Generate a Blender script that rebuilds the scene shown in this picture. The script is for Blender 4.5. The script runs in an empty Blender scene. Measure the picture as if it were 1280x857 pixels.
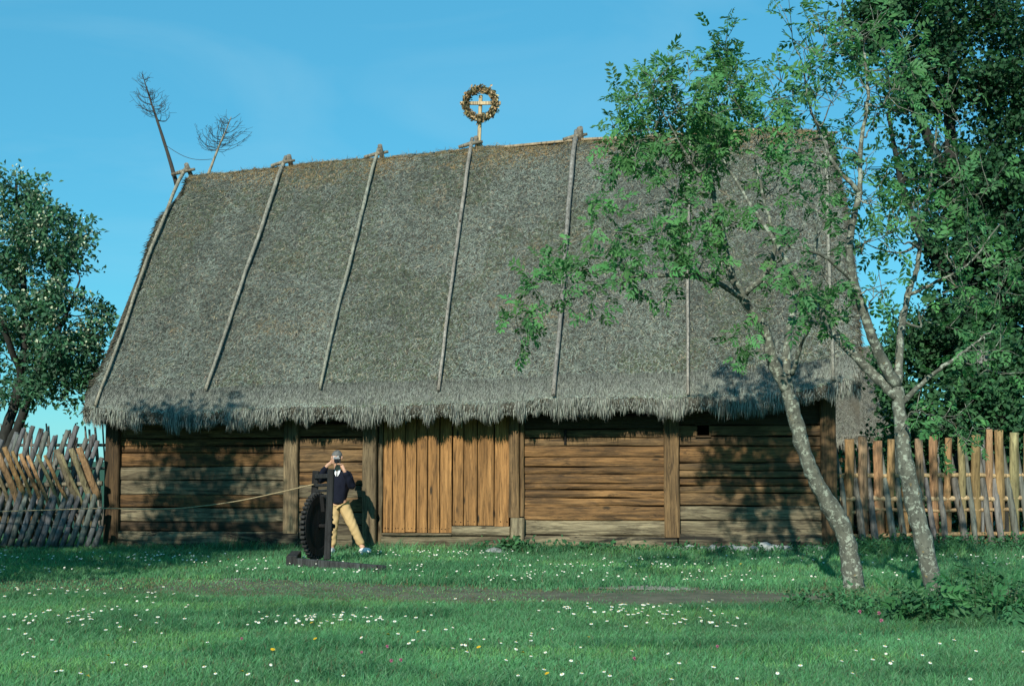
import bpy, math, random
import numpy as np
from mathutils import Vector, Matrix

rng = np.random.default_rng(7)
random.seed(7)
scene = bpy.context.scene
COL = scene.collection
R = math.radians

# ------------------------------------------------------------------ camera
F = 1778.0                      # focal length in photograph pixels (50 mm on a 36 mm slide)
CAM_H = 1.6
PITCH = math.atan((575.0 - 428.5) / F)
cp, sp_ = math.cos(PITCH), math.sin(PITCH)


def P(px, py, Y):
    """World point seen at a photograph pixel, at world depth Y."""
    x = (px - 640.0) / F
    y = (428.5 - py) / F
    d = np.array([x, cp - y * sp_, sp_ + y * cp])
    return d * (Y / d[1]) + np.array([0, 0, CAM_H])


def G(px, py):
    """Ground point (z = 0) seen at a photograph pixel."""
    x = (px - 640.0) / F
    y = (428.5 - py) / F
    d = np.array([x, cp - y * sp_, sp_ + y * cp])
    return d * (-CAM_H / d[2]) + np.array([0, 0, CAM_H])


def project(p):
    p = np.asarray(p, float)
    q = p - np.array([0, 0, CAM_H])
    dep = q[..., 1] * cp + q[..., 2] * sp_
    up = -q[..., 1] * sp_ + q[..., 2] * cp
    return np.stack([640 + F * q[..., 0] / dep, 428.5 - F * up / dep], -1)


cam = bpy.data.cameras.new('camera')
cam.sensor_width = 36.0
cam.lens = F / 1280.0 * 36.0
cam.clip_end = 3000
cam_o = bpy.data.objects.new('camera', cam)
COL.objects.link(cam_o)
cam_o.location = (0, 0, CAM_H)
cam_o.rotation_euler = (R(90) + PITCH, 0, 0)
scene.camera = cam_o

# ------------------------------------------------------------------ light
SUN_HEAD = R(17)      # light travels this far to the right of the view axis
SUN_EL = R(28)
w = bpy.data.worlds.new('World')
scene.world = w
w.use_nodes = True
nt = w.node_tree
bg = nt.nodes['Background']
sky = nt.nodes.new('ShaderNodeTexSky')
sky.sky_type = 'NISHITA'
sky.sun_disc = False
sky.sun_elevation = SUN_EL
sky.sun_rotation = math.pi + SUN_HEAD
sky.air_density = 1.0
sky.dust_density = 0.0
sky.ozone_density = 1.6
mul = nt.nodes.new('ShaderNodeMix')
mul.data_type = 'RGBA'
mul.blend_type = 'MULTIPLY'
mul.inputs[0].default_value = 1.0
nt.links.new(sky.outputs[0], mul.inputs[6])
mul.inputs[7].default_value = (0.43, 1.10, 1.20, 1)
even = nt.nodes.new('ShaderNodeMix')          # evens out the pale horizon a little
even.data_type = 'RGBA'
even.inputs[0].default_value = 0.60
nt.links.new(mul.outputs[2], even.inputs[6])
even.inputs[7].default_value = (0.72, 3.65, 5.75, 1)
tcs = nt.nodes.new('ShaderNodeTexCoord')
mps = nt.nodes.new('ShaderNodeMapping')
mps.inputs['Scale'].default_value = (1.2, 1.2, 5.0)
nt.links.new(tcs.outputs['Generated'], mps.inputs[0])
cn = nt.nodes.new('ShaderNodeTexNoise')
cn.inputs['Scale'].default_value = 2.6
cn.inputs['Detail'].default_value = 6
cn.inputs['Distortion'].default_value = 0.8
nt.links.new(mps.outputs[0], cn.inputs['Vector'])
cr = nt.nodes.new('ShaderNodeMapRange')
cr.inputs[1].default_value = 0.48
cr.inputs[2].default_value = 0.80
cr.inputs[3].default_value = 0.0
cr.inputs[4].default_value = 0.22
nt.links.new(cn.outputs[0], cr.inputs[0])
cirrus = nt.nodes.new('ShaderNodeMix')
cirrus.data_type = 'RGBA'
nt.links.new(cr.outputs[0], cirrus.inputs[0])
nt.links.new(even.outputs[2], cirrus.inputs[6])
cirrus.inputs[7].default_value = (4.2, 6.6, 7.4, 1)
nt.links.new(cirrus.outputs[2], bg.inputs[0])
bg.inputs[1].default_value = 0.11

sl = bpy.data.lights.new('sun', 'SUN')
sl.energy = 5.0
sl.angle = R(0.5)
sl.color = (1.0, 0.95, 0.82)
so = bpy.data.objects.new('sun', sl)
COL.objects.link(so)
ldir = Vector((math.sin(SUN_HEAD) * math.cos(SUN_EL), math.cos(SUN_HEAD) * math.cos(SUN_EL), -math.sin(SUN_EL)))
so.rotation_euler = ldir.to_track_quat('-Z', 'Y').to_euler()
so.location = (-8, -20, 20)

vs = scene.view_settings
vs.view_transform = 'Standard'
vs.look = 'None'
vs.exposure = 0.12
vs.gamma = 1.0
vs.use_curve_mapping = False
scene.cycles.max_bounces = 6
scene.cycles.diffuse_bounces = 3
scene.cycles.glossy_bounces = 2
scene.cycles.transmission_bounces = 3
scene.cycles.transparent_max_bounces = 6


# ------------------------------------------------------------------ materials
def new_mat(name, rough=0.85):
    m = bpy.data.materials.new(name)
    m.use_nodes = True
    b = m.node_tree.nodes['Principled BSDF']
    b.inputs['Roughness'].default_value = rough
    b.inputs['Specular IOR Level'].default_value = 0.25
    return m, m.node_tree, b


def ramp(nt, src, stops):
    r = nt.nodes.new('ShaderNodeValToRGB')
    e = r.color_ramp.elements
    while len(e) < len(stops):
        e.new(0.5)
    for el, (p, c) in zip(e, stops):
        el.position = p
        el.color = (c[0], c[1], c[2], 1) if not isinstance(c, float) else (c, c, c, 1)
    nt.links.new(src, r.inputs[0])
    return r.outputs[0]


def noise(nt, vec, scale, detail=4, rough=0.6, dist=0.0):
    n = nt.nodes.new('ShaderNodeTexNoise')
    n.inputs['Scale'].default_value = scale
    n.inputs['Detail'].default_value = detail
    n.inputs['Roughness'].default_value = rough
    n.inputs['Distortion'].default_value = dist
    if vec is not None:
        nt.links.new(vec, n.inputs['Vector'])
    return n.outputs[0]


def mapping(nt, scale=(1, 1, 1), src='Object'):
    tc = nt.nodes.new('ShaderNodeTexCoord')
    mp = nt.nodes.new('ShaderNodeMapping')
    mp.inputs['Scale'].default_value = scale
    nt.links.new(tc.outputs[src], mp.inputs[0])
    return mp.outputs[0]


def mix(nt, a, b, fac, mode='MIX'):
    m = nt.nodes.new('ShaderNodeMix')
    m.data_type = 'RGBA'
    m.blend_type = mode
    for sock, v in ((m.inputs[6], a), (m.inputs[7], b)):
        if isinstance(v, (tuple, list)):
            sock.default_value = (v[0], v[1], v[2], 1)
        else:
            nt.links.new(v, sock)
    if isinstance(fac, (int, float)):
        m.inputs[0].default_value = fac
    else:
        nt.links.new(fac, m.inputs[0])
    return m.outputs[2]


def tint_attr(nt):
    a = nt.nodes.new('ShaderNodeAttribute')
    a.attribute_name = 'tint'
    return a.outputs['Color']


def bump(nt, b, h, strength=0.4, dist=0.02):
    n = nt.nodes.new('ShaderNodeBump')
    n.inputs['Strength'].default_value = strength
    n.inputs['Distance'].default_value = dist
    nt.links.new(h, n.inputs['Height'])
    nt.links.new(n.outputs[0], b.inputs['Normal'])


def mat_tint(name, rough=0.8, trans=0.0, spec=0.25):
    """colour comes from the per-blade / per-leaf attribute"""
    m, nt, b = new_mat(name, rough)
    b.inputs['Specular IOR Level'].default_value = spec
    t = tint_attr(nt)
    nt.links.new(t, b.inputs['Base Color'])
    if trans > 0:
        tr = nt.nodes.new('ShaderNodeBsdfTranslucent')
        nt.links.new(mix(nt, t, (1.0, 1.25, 0.45), 1.0, 'MULTIPLY'), tr.inputs[0])
        ms = nt.nodes.new('ShaderNodeMixShader')
        ms.inputs[0].default_value = trans
        nt.links.new(b.outputs[0], ms.inputs[1])
        nt.links.new(tr.outputs[0], ms.inputs[2])
        nt.links.new(ms.outputs[0], nt.nodes['Material Output'].inputs[0])
    return m


def mat_wood(name, axis='X', dark=(0.03, 0.022, 0.014), amount=0.75, stain=0.6, rough=0.8, fine=1.0):
    """weathered wood; base colour per plank from 'tint', grain and stains on top"""
    m, nt, b = new_mat(name, rough)
    t = tint_attr(nt)
    lo, hi = 0.9 * fine, 15.0 * fine
    sc = {'X': (lo, hi, hi), 'Y': (hi, lo, hi), 'Z': (hi, hi, lo)}[axis]
    g = noise(nt, mapping(nt, sc), 1.0, 6, 0.65, 0.6)
    gr = ramp(nt, g, [(0.33, 0.14), (0.45, 0.75), (0.57, 1.15), (0.72, 0.55)])
    c = mix(nt, t, gr, amount, 'MULTIPLY')
    g2 = noise(nt, mapping(nt, {'X': (2.2, 38, 38), 'Y': (38, 2.2, 38), 'Z': (38, 38, 2.2)}[axis]), 1.0, 4, 0.7, 0.4)
    c = mix(nt, c, ramp(nt, g2, [(0.34, 0.25), (0.5, 0.95), (0.7, 1.2)]), 0.8, 'MULTIPLY')
    lo2 = {'X': (.55, 3.2, 3.2), 'Y': (3.2, .55, 3.2), 'Z': (3.2, 3.2, .55)}[axis]
    s = noise(nt, mapping(nt, lo2), 1.6, 5, 0.7, 0.8)
    sr = ramp(nt, s, [(0.41, 1.0), (0.50, 0.45), (0.60, 0.0)])
    f = nt.nodes.new('ShaderNodeMath')
    f.operation = 'MULTIPLY'
    nt.links.new(sr, f.inputs[0])
    f.inputs[1].default_value = stain
    c = mix(nt, c, dark, f.outputs[0])
    # knots
    kv = nt.nodes.new('ShaderNodeTexVoronoi')
    ksc = {'X': (1.3, 4.0, 5.0), 'Y': (4, 1.3, 5), 'Z': (5, 4, 1.3)}[axis]
    nt.links.new(mapping(nt, ksc), kv.inputs['Vector'])
    kv.inputs['Scale'].default_value = 1.0
    kr = ramp(nt, kv.outputs['Distance'], [(0.07, 1.0), (0.13, 0.0)])
    c = mix(nt, c, (dark[0] * 1.3, dark[1] * 1.2, dark[2]), kr)
    bl = noise(nt, mapping(nt, {'X': (1.6, 7, 9), 'Y': (7, 1.6, 9), 'Z': (8, 7, 1.2)}[axis]), 1.0, 5, 0.75, 1.2)
    c = mix(nt, c, (dark[0] * .8, dark[1] * .8, dark[2] * .8), ramp(nt, bl, [(0.565, 0.0), (0.64, stain * 1.2)]))
    pale = noise(nt, mapping(nt, {'X': (.9, 5, 11), 'Y': (5, .9, 11), 'Z': (11, 5, .9)}[axis]), 1.3, 4, 0.7)
    c = mix(nt, c, mix(nt, c, (1.5, 1.55, 1.6), 1.0, 'MULTIPLY'), ramp(nt, pale, [(0.55, 0.0), (0.68, 0.8)]))
    nt.links.new(c, b.inputs['Base Color'])
    bump(nt, b, g, 0.7, 0.03)
    return m


def mat_bark(name, c1, c2, lichen=None, scale=9.0):
    m, nt, b = new_mat(name, 0.9)
    v = mapping(nt, (1, 1, .45))
    n = noise(nt, v, scale, 6, 0.65, 0.4)
    c = ramp(nt, n, [(0.3, c1), (0.7, c2)])
    if lichen:
        l = noise(nt, mapping(nt), scale * 1.7, 4, 0.7)
        c = mix(nt, c, lichen, ramp(nt, l, [(0.52, 0.0), (0.60, 0.9)]))
        l2 = noise(nt, mapping(nt, (1.3, 1.3, 1.3)), scale * .8, 3, 0.7)
        c = mix(nt, c, (0.30, 0.20, 0.05), ramp(nt, l2, [(0.66, 0.0), (0.72, 0.7)]))
        l3 = noise(nt, mapping(nt, (.9, .9, .9)), scale * 2.6, 3, 0.6)
        c = mix(nt, c, (0.03, 0.035, 0.03), ramp(nt, l3, [(0.60, 0.0), (0.68, 0.8)]))
    nt.links.new(c, b.inputs['Base Color'])
    bump(nt, b, n, 0.7, 0.03)
    return m


def mat_plain(name, col, rough=0.7, var=0.25, scale=12):
    m, nt, b = new_mat(name, rough)
    n = noise(nt, mapping(nt), scale, 4, 0.6)
    nt.links.new(ramp(nt, n, [(0.3, tuple(c * (1 - var) for c in col)), (0.7, tuple(c * (1 + var) for c in col))]), b.inputs['Base Color'])
    return m


M = {}
M['straw'] = mat_tint('straw', 0.85)
M['grass'] = mat_tint('grass_blade', 0.65, 0.35, 0.2)
M['leaf'] = mat_tint('leaf', 0.6, 0.30, 0.25)
M['petal'] = mat_tint('petal', 0.7, 0.1)
M['wood_h'] = mat_wood('weathered_planks', 'X')
M['wood_sill'] = mat_wood('rotting_sill', 'X', dark=(0.018, 0.016, 0.012), stain=1.0)
M['wood_v'] = mat_wood('weathered_posts', 'Z', stain=0.45)
M['door_wood'] = mat_wood('door_boards', 'Z', stain=0.22, amount=0.6)
M['pole_wood'] = mat_wood('pole_wood', 'Z', stain=0.3, amount=0.5, fine=.8)
M['dark_wood'] = mat_wood('tarred_wood', 'Z', dark=(0.006, 0.006, 0.006), stain=0.5)
M['bark_lichen'] = mat_bark('lichen_bark', (0.060, 0.064, 0.052), (0.155, 0.162, 0.128), (0.32, 0.36, 0.29))
M['bark_dark'] = mat_bark('dark_bark', (0.014, 0.015, 0.013), (0.042, 0.043, 0.037))
M['twig'] = mat_plain('dead_twig', (0.05, 0.045, 0.04), 0.9)
M['stone'] = mat_plain('field_stone', (0.26, 0.28, 0.28), 0.9, 0.5, 5)
M['skin'] = mat_plain('skin', (0.52, 0.30, 0.20), 0.55, 0.06)
M['navy'] = mat_plain('navy_knit', (0.005, 0.007, 0.017), 0.9, 0.3, 60)
M['khaki'] = mat_plain('khaki_cotton', (0.50, 0.35, 0.165), 0.85, 0.08, 9)
M['white_cloth'] = mat_plain('white_cloth', (0.75, 0.76, 0.76), 0.7, 0.05)
M['grey_hair'] = mat_plain('grey_hair', (0.13, 0.13, 0.125), 0.7, 0.3, 80)
M['black'] = mat_plain('black_plastic', (0.012, 0.012, 0.013), 0.35, 0.2)
M['chrome'] = mat_plain('camera_metal', (0.45, 0.45, 0.46), 0.35, 0.1)
M['chrome'].node_tree.nodes['Principled BSDF'].inputs['Metallic'].default_value = 0.8
M['glass'] = mat_plain('lens_glass', (0.01, 0.012, 0.02), 0.08, 0.1)
M['rope'] = mat_plain('rope_fibre', (0.33, 0.26, 0.15), 0.9, 0.3, 50)


def mat_thatch():
    m, nt, b = new_mat('thatch_body', 0.95)
    n = noise(nt, mapping(nt, (14, 5, 5)), 2.0, 6, 0.7)
    n2 = noise(nt, mapping(nt), 0.8, 4, 0.6)
    c = ramp(nt, n, [(0.3, (0.035, 0.033, 0.026)), (0.7, (0.13, 0.122, 0.095))])
    c = mix(nt, c, (0.10, 0.085, 0.055), ramp(nt, n2, [(0.45, 0.0), (0.7, 0.6)]))
    nt.links.new(c, b.inputs['Base Color'])
    bump(nt, b, n, 0.8, 0.05)
    return m


M['thatch'] = mat_thatch()


def mat_ground():
    m, nt, b = new_mat('turf_soil', 0.95)
    n = noise(nt, mapping(nt), 3.0, 6, 0.7)
    n2 = noise(nt, mapping(nt), 0.35, 4, 0.6)
    c = ramp(nt, n, [(0.3, (0.016, 0.050, 0.024)), (0.55, (0.034, 0.10, 0.045)), (0.75, (0.06, 0.105, 0.055))])
    c = mix(nt, c, (0.03, 0.08, 0.035), ramp(nt, n2, [(0.45, 0.0), (0.65, 0.6)]))
    nt.links.new(c, b.inputs['Base Color'])
    bump(nt, b, n, 0.6, 0.04)
    return m


def mat_path():
    m, nt, b = new_mat('trodden_earth', 0.95)
    n = noise(nt, mapping(nt), 2.2, 7, 0.75)
    n3 = noise(nt, mapping(nt, (1, 1, 1)), 40, 3, 0.7)
    c = ramp(nt, n, [(0.3, (0.05, 0.075, 0.042)), (0.52, (0.125, 0.122, 0.082)), (0.75, (0.21, 0.195, 0.14))])
    c = mix(nt, c, (0.22, 0.21, 0.17), ramp(nt, n3, [(0.62, 0.0), (0.7, 0.7)]))
    nt.links.new(c, b.inputs['Base Color'])
    bump(nt, b, n3, 0.5, 0.02)
    return m


M['ground'] = mat_ground()
M['path'] = mat_path()
M['sand'] = mat_plain('pale_gravel', (0.27, 0.25, 0.20), 0.95, 0.6, 9)


# ------------------------------------------------------------------ mesh builder
class MB:
    def __init__(self):
        self.V, self.T, self.FS = [], [], []
        self.n = 0

    def add(self, v, faces, tint=(1, 1, 1), mat=0, smooth=False):
        v = np.asarray(v, float).reshape(-1, 3)
        t = np.broadcast_to(np.asarray(tint, float), (len(v), 3))
        self.V.append(v)
        self.T.append(t)
        groups = {}
        if isinstance(faces, np.ndarray):
            groups[faces.shape[1]] = faces
        else:
            for f in faces:
                groups.setdefault(len(f), []).append(f)
        for k, f in groups.items():
            self.FS.append((np.asarray(f, np.int64).reshape(-1, k) + self.n, mat, smooth))
        self.n += len(v)

    def box(self, c, size, rot=None, tint=(1, 1, 1), mat=0, bev=0.0, taper=1.0):
        hx, hy, hz = [s / 2 for s in size]
        if bev <= 0:
            v = np.array([(x, y, z) for z in (-hz, hz) for y in (-hy, hy) for x in (-hx, hx)])
            f = [(0, 2, 3, 1), (4, 5, 7, 6), (0, 1, 5, 4), (2, 6, 7, 3), (0, 4, 6, 2), (1, 3, 7, 5)]
        else:
            bm = MB._bev(hx, hy, hz, bev)
            v, f = bm
        v = np.array(v)
        if taper != 1.0:
            k = 1 + (taper - 1) * (v[:, 2:3] + hz) / (2 * hz)
            v[:, :2] *= k
        if rot is not None:
            v = v @ np.array(rot).T
        self.add(v + np.asarray(c), f, tint, mat)

    @staticmethod
    def _bev(hx, hy, hz, b):
        b = min(b, hx * .9, hy * .9, hz * .9)
        idx, v = {}, []
        for sx in (-1, 1):
            for sy in (-1, 1):
                for sz in (-1, 1):
                    for ax in range(3):
                        h = [hx - b, hy - b, hz - b]
                        h[ax] += b
                        idx[(sx, sy, sz, ax)] = len(v)
                        v.append((sx * h[0], sy * h[1], sz * h[2]))
        f = []
        S = (-1, 1)
        for ax in range(3):
            o = [a for a in range(3) if a != ax]
            for s in S:
                q = []
                for a, c in ((-1, -1), (1, -1), (1, 1), (-1, 1)):
                    k = [0, 0, 0]
                    k[ax] = s
                    k[o[0]] = a
                    k[o[1]] = c
                    q.append(idx[(*k, ax)])
                f.append(q)
            for a in S:
                for c in S:
                    k0 = [0, 0, 0]
                    k1 = [0, 0, 0]
                    k0[ax], k1[ax] = -1, 1
                    k0[o[0]] = k1[o[0]] = a
                    k0[o[1]] = k1[o[1]] = c
                    f.append([idx[(*k0, o[0])], idx[(*k1, o[0])], idx[(*k1, o[1])], idx[(*k0, o[1])]])
        for sx in S:
            for sy in S:
                for sz in S:
                    f.append([idx[(sx, sy, sz, 0)], idx[(sx, sy, sz, 1)], idx[(sx, sy, sz, 2)]])
        return v, f

    def tube(self, pts, rad, sides=8, tint=(1, 1, 1), mat=0, smooth=True, rough=0.0, caps=True, flat=1.0):
        pts = np.asarray(pts, float)
        k = len(pts)
        rad = np.broadcast_to(np.asarray(rad, float), (k,))
        tan = np.gradient(pts, axis=0)
        tan /= np.linalg.norm(tan, axis=1)[:, None] + 1e-9
        ref = np.array([0, 0, 1.0]) if abs(tan[0][2]) < 0.9 else np.array([0, 1.0, 0])
        rings = []
        a = np.cross(tan[0], ref)
        a /= np.linalg.norm(a)
        ang = np.linspace(0, 2 * math.pi, sides, endpoint=False)
        for i in range(k):
            a = a - tan[i] * np.dot(a, tan[i])
            a /= np.linalg.norm(a) + 1e-9
            bb = np.cross(tan[i], a)
            r = rad[i] * (1 + rough * rng.uniform(-1, 1, sides))
            rings.append(pts[i] + (np.cos(ang) * r)[:, None] * a + (np.sin(ang) * r * flat)[:, None] * bb)
        v = np.concatenate(rings)
        i = np.arange(k - 1)[:, None] * sides
        j = np.arange(sides)[None, :]
        j2 = (j + 1) % sides
        f = np.stack([i + j, i + j2, i + sides + j2, i + sides + j], -1).reshape(-1, 4)
        self.add(v, f, tint, mat, smooth)
        if caps:
            n0 = self.n - len(v)
            for ring in (list(range(sides))[::-1], [(k - 1) * sides + q for q in range(sides)]):
                self.FS.append((np.array([ring]) + n0, mat, False))

    def ribbons(self, root, mid, tip, side, width, tint, mat=0):
        """tapering blades: (N,3) arrays"""
        n = len(root)
        wv = side * np.asarray(width).reshape(-1, 1) / 2
        v = np.stack([root - wv, root + wv, mid + wv * .8, mid - wv * .8, tip], 1).reshape(-1, 3)
        b = np.arange(n)[:, None] * 5
        t = np.repeat(np.broadcast_to(tint, (n, 3)), 5, axis=0)
        self.V.append(v)
        self.T.append(t)
        self.FS.append((b + np.array([[0, 1, 2, 3]]) + self.n, mat, False))
        self.FS.append((b + np.array([[3, 2, 4]]) + self.n, mat, False))
        self.n += len(v)

    def leaves(self, base, d, nrm, length, width, tint, mat=0, fold=0.25):
        n = len(base)
        d = d / (np.linalg.norm(d, axis=1)[:, None] + 1e-9)
        s = np.cross(d, nrm)
        s /= np.linalg.norm(s, axis=1)[:, None] + 1e-9
        up = np.cross(s, d)
        L = np.asarray(length).reshape(-1, 1)
        W = np.asarray(width).reshape(-1, 1) / 2
        m = base + d * L * .52
        v = np.stack([base, m + s * W + up * W * fold, base + d * L - up * L * .12, m - s * W + up * W * fold], 1).reshape(-1, 3)
        b = np.arange(n)[:, None] * 4
        self.V.append(v)
        self.T.append(np.repeat(np.broadcast_to(tint, (n, 3)), 4, axis=0))
        self.FS.append((b + np.array([[0, 1, 2]]) + self.n, mat, False))
        self.FS.append((b + np.array([[0, 2, 3]]) + self.n, mat, False))
        self.n += len(v)

    def mesh(self, name, mats):
        me = bpy.data.meshes.new(name)
        V = np.concatenate(self.V).astype(np.float32)
        T = np.concatenate(self.T).astype(np.float32)
        loops = np.concatenate([f.reshape(-1) for f, _, _ in self.FS]).astype(np.int32)
        tot = np.concatenate([np.full(len(f), f.shape[1]) for f, _, _ in self.FS]).astype(np.int32)
        mi = np.concatenate([np.full(len(f), m) for f, m, _ in self.FS]).astype(np.int32)
        sm = np.concatenate([np.full(len(f), s) for f, _, s in self.FS])
        start = np.concatenate([[0], np.cumsum(tot)[:-1]]).astype(np.int32)
        me.vertices.add(len(V))
        me.vertices.foreach_set('co', V.reshape(-1))
        me.loops.add(len(loops))
        me.loops.foreach_set('vertex_index', loops)
        me.polygons.add(len(tot))
        me.polygons.foreach_set('loop_start', start)
        me.polygons.foreach_set('loop_total', tot)
        for m in (mats if isinstance(mats, (list, tuple)) else [mats]):
            me.materials.append(m)
        me.polygons.foreach_set('material_index', mi)
        me.polygons.foreach_set('use_smooth', sm.astype(bool))
        a = me.attributes.new('tint', 'FLOAT_COLOR', 'POINT')
        a.data.foreach_set('color', np.concatenate([T, np.ones((len(T), 1), np.float32)], 1).reshape(-1))
        me.update(calc_edges=True)
        me.validate()
        return me

    def build(self, name, mats, parent=None, loc=None):
        o = bpy.data.objects.new(name, self.mesh(name, mats))
        COL.objects.link(o)
        if parent is not None:
            o.parent = parent
        if loc is not None:
            o.location = loc
        return o


def tag(o, label=None, cat=None, group=None, kind=None):
    if label:
        o['label'] = label
    if cat:
        o['category'] = cat
    if group:
        o['group'] = group
    if kind:
        o['kind'] = kind
    return o


def empty(name, loc, rz=0, label=None, cat=None, group=None):
    o = bpy.data.objects.new(name, None)
    o.empty_display_size = 0.3
    COL.objects.link(o)
    o.location = loc
    o.rotation_euler = (0, 0, rz)
    return tag(o, label, cat, group)


def unit(v):
    v = np.asarray(v, float)
    return v / (np.linalg.norm(v, axis=-1, keepdims=True) + 1e-12)


def rand_unit(n):
    return unit(rng.normal(size=(n, 3)))


def vary(col, n, amt=0.25, hue=0.08):
    c = np.asarray(col, float)[None, :] * rng.uniform(1 - amt, 1 + amt, (n, 1))
    return np.clip(c * rng.uniform(1 - hue, 1 + hue, (n, 3)), 0, 1)


def vnoise(x, y, seed=0):
    """cheap smooth 2D value noise in -1..1, vectorised"""
    x = np.asarray(x, float)
    y = np.asarray(y, float)

    def h(i, j):
        v = np.sin(i * 127.1 + j * 311.7 + seed * 74.7) * 43758.5453
        return (v - np.floor(v)) * 2 - 1
    xi, yi = np.floor(x), np.floor(y)
    fx, fy = x - xi, y - yi
    fx = fx * fx * (3 - 2 * fx)
    fy = fy * fy * (3 - 2 * fy)
    return (h(xi, yi) * (1 - fx) + h(xi + 1, yi) * fx) * (1 - fy) + (h(xi, yi + 1) * (1 - fx) + h(xi + 1, yi + 1) * fx) * fy


def fbm(x, y, seed=0):
    return vnoise(x, y, seed) * .55 + vnoise(x * 2.1, y * 2.1, seed + 3) * .3 + vnoise(x * 4.3, y * 4.3, seed + 7) * .15


def smooth_path(pts, n=6):
    """Catmull-Rom resample"""
    p = np.asarray(pts, float)
    if len(p) < 3:
        t = np.linspace(0, 1, n + 1)[:, None]
        return p[0] * (1 - t) + p[-1] * t
    q = np.concatenate([[2 * p[0] - p[1]], p, [2 * p[-1] - p[-2]]])
    out = []
    for i in range(1, len(q) - 2):
        for k in range(n):
            t = k / n
            a, b, c, d = q[i - 1], q[i], q[i + 1], q[i + 2]
            out.append(.5 * ((2 * b) + (-a + c) * t + (2 * a - 5 * b + 4 * c - d) * t ** 2 + (-a + 3 * b - 3 * c + d) * t ** 3))
    out.append(p[-1])
    return np.array(out)


# ------------------------------------------------------------------ ground
PATH_Y0, PATH_Y1 = 15.6, 18.3


def path_band(x):
    """near and far edge of the trodden track at x"""
    near = 15.6 + 0.35 * fbm(x * .5, x * 0 + 2.0, 1) + .2 * fbm(x * 1.9, x * 0 + 7.0, 4) + np.clip(-.35 * (x + .3), 0, 1.3)
    far = 17.8 + 0.35 * fbm(x * .45, x * 0 + 5.0, 2) + .2 * fbm(x * 1.7, x * 0 + 3.0, 6) + np.clip(-.4 * x, 0, 1.5)
    return near, far


g = MB()
rad = [0, 4, 8, 12, 16, 20, 25, 30, 40, 60, 100, 200, 400, 900, 1800]
seg = 48
v = [(0, 12, 0)]
f = []
for k, r_ in enumerate(rad[1:]):
    for q in range(seg):
        a = 2 * math.pi * q / seg
        v.append((r_ * math.cos(a), 12 + r_ * math.sin(a), 0))
for q in range(seg):
    f.append((0, 1 + q, 1 + (q + 1) % seg))
for k in range(len(rad) - 2):
    for q in range(seg):
        a, b = 1 + k * seg + q, 1 + k * seg + (q + 1) % seg
        f.append((a, a + seg, b + seg, b))
g.add(v, f)
tag(g.build('ground', M['ground']), kind='structure')

g = MB()
xs = np.linspace(-4.5, 11, 141)
nr, fr = path_band(xs)
rows = 8
vv = np.array([[(x, a + (b - a) * k / rows, 0.004 + 0.012 * math.sin(math.pi * k / rows)) for k in range(rows + 1)] for x, a, b in zip(xs, nr, fr)]).reshape(-1, 3)
ff = [(i * (rows + 1) + k, (i + 1) * (rows + 1) + k, (i + 1) * (rows + 1) + k + 1, i * (rows + 1) + k + 1) for i in range(len(xs) - 1) for k in range(rows)]
g.add(vv, ff, smooth=True)
tag(g.build('dirt_path', M['path']), kind='structure')

# pale gravelly bare patches on the far edge of the track
for (cx, cy, w_, d_) in ((812, 735, .62, .34), (300, 724, .22, .11)):
    c = G(cx, cy)
    g = MB()
    n = 40
    a = np.linspace(0, 2 * math.pi, n, endpoint=False)
    k = 1 + .75 * fbm(np.cos(a) * 3 + cx, np.sin(a) * 3, 4)
    ring = np.stack([c[0] + w_ * k * np.cos(a), c[1] + d_ * k * np.sin(a), np.full(n, .010)], -1)
    mid = ring * .55 + np.array([c[0], c[1], .016]) * .45
    vv = np.concatenate([ring * [1, 1, 0] + [0, 0, .0085], mid, [[c[0], c[1], .018]]])
    ff = [(i, (i + 1) % n, n + (i + 1) % n, n + i) for i in range(n)] + [(n + i, n + (i + 1) % n, 2 * n) for i in range(n)]
    g.add(vv, ff, smooth=True)
    tag(g.build('gravel_patch', M['sand']), kind='structure')

# ------------------------------------------------------------------ barn frame of reference
PSI = R(8)
BO = np.array([0.0, 25.03, 0.0])
U = np.array([math.cos(PSI), -math.sin(PSI), 0])
N = np.array([math.sin(PSI), math.cos(PSI), 0])
HALF = 4.15           # half depth of the barn, wall face to ridge line


def BL(px, py, yoff):
    """barn-local (x, z) of the point seen at a pixel on the plane local y = yoff"""
    x = (px - 640.0) / F
    y = (428.5 - py) / F
    d = np.array([x, cp - y * sp_, sp_ + y * cp])
    o = np.array([0, 0, CAM_H])
    k = (yoff - np.dot(o - BO, N)) / np.dot(d, N)
    p = o + d * k
    return np.dot(p - BO, U), p[2]


def to_world(l):
    l = np.asarray(l, float)
    return BO + l[..., 0:1] * U + l[..., 1:2] * N + l[..., 2:3] * np.array([0, 0, 1.0])


barn = empty('thatched_barn', BO, -PSI, 'long weathered timber barn with a steep grey thatched roof and plank door', 'barn')

# ---- walls
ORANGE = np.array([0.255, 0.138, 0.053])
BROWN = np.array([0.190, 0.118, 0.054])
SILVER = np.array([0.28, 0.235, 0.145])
DARKB = np.array([0.075, 0.050, 0.028])


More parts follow.
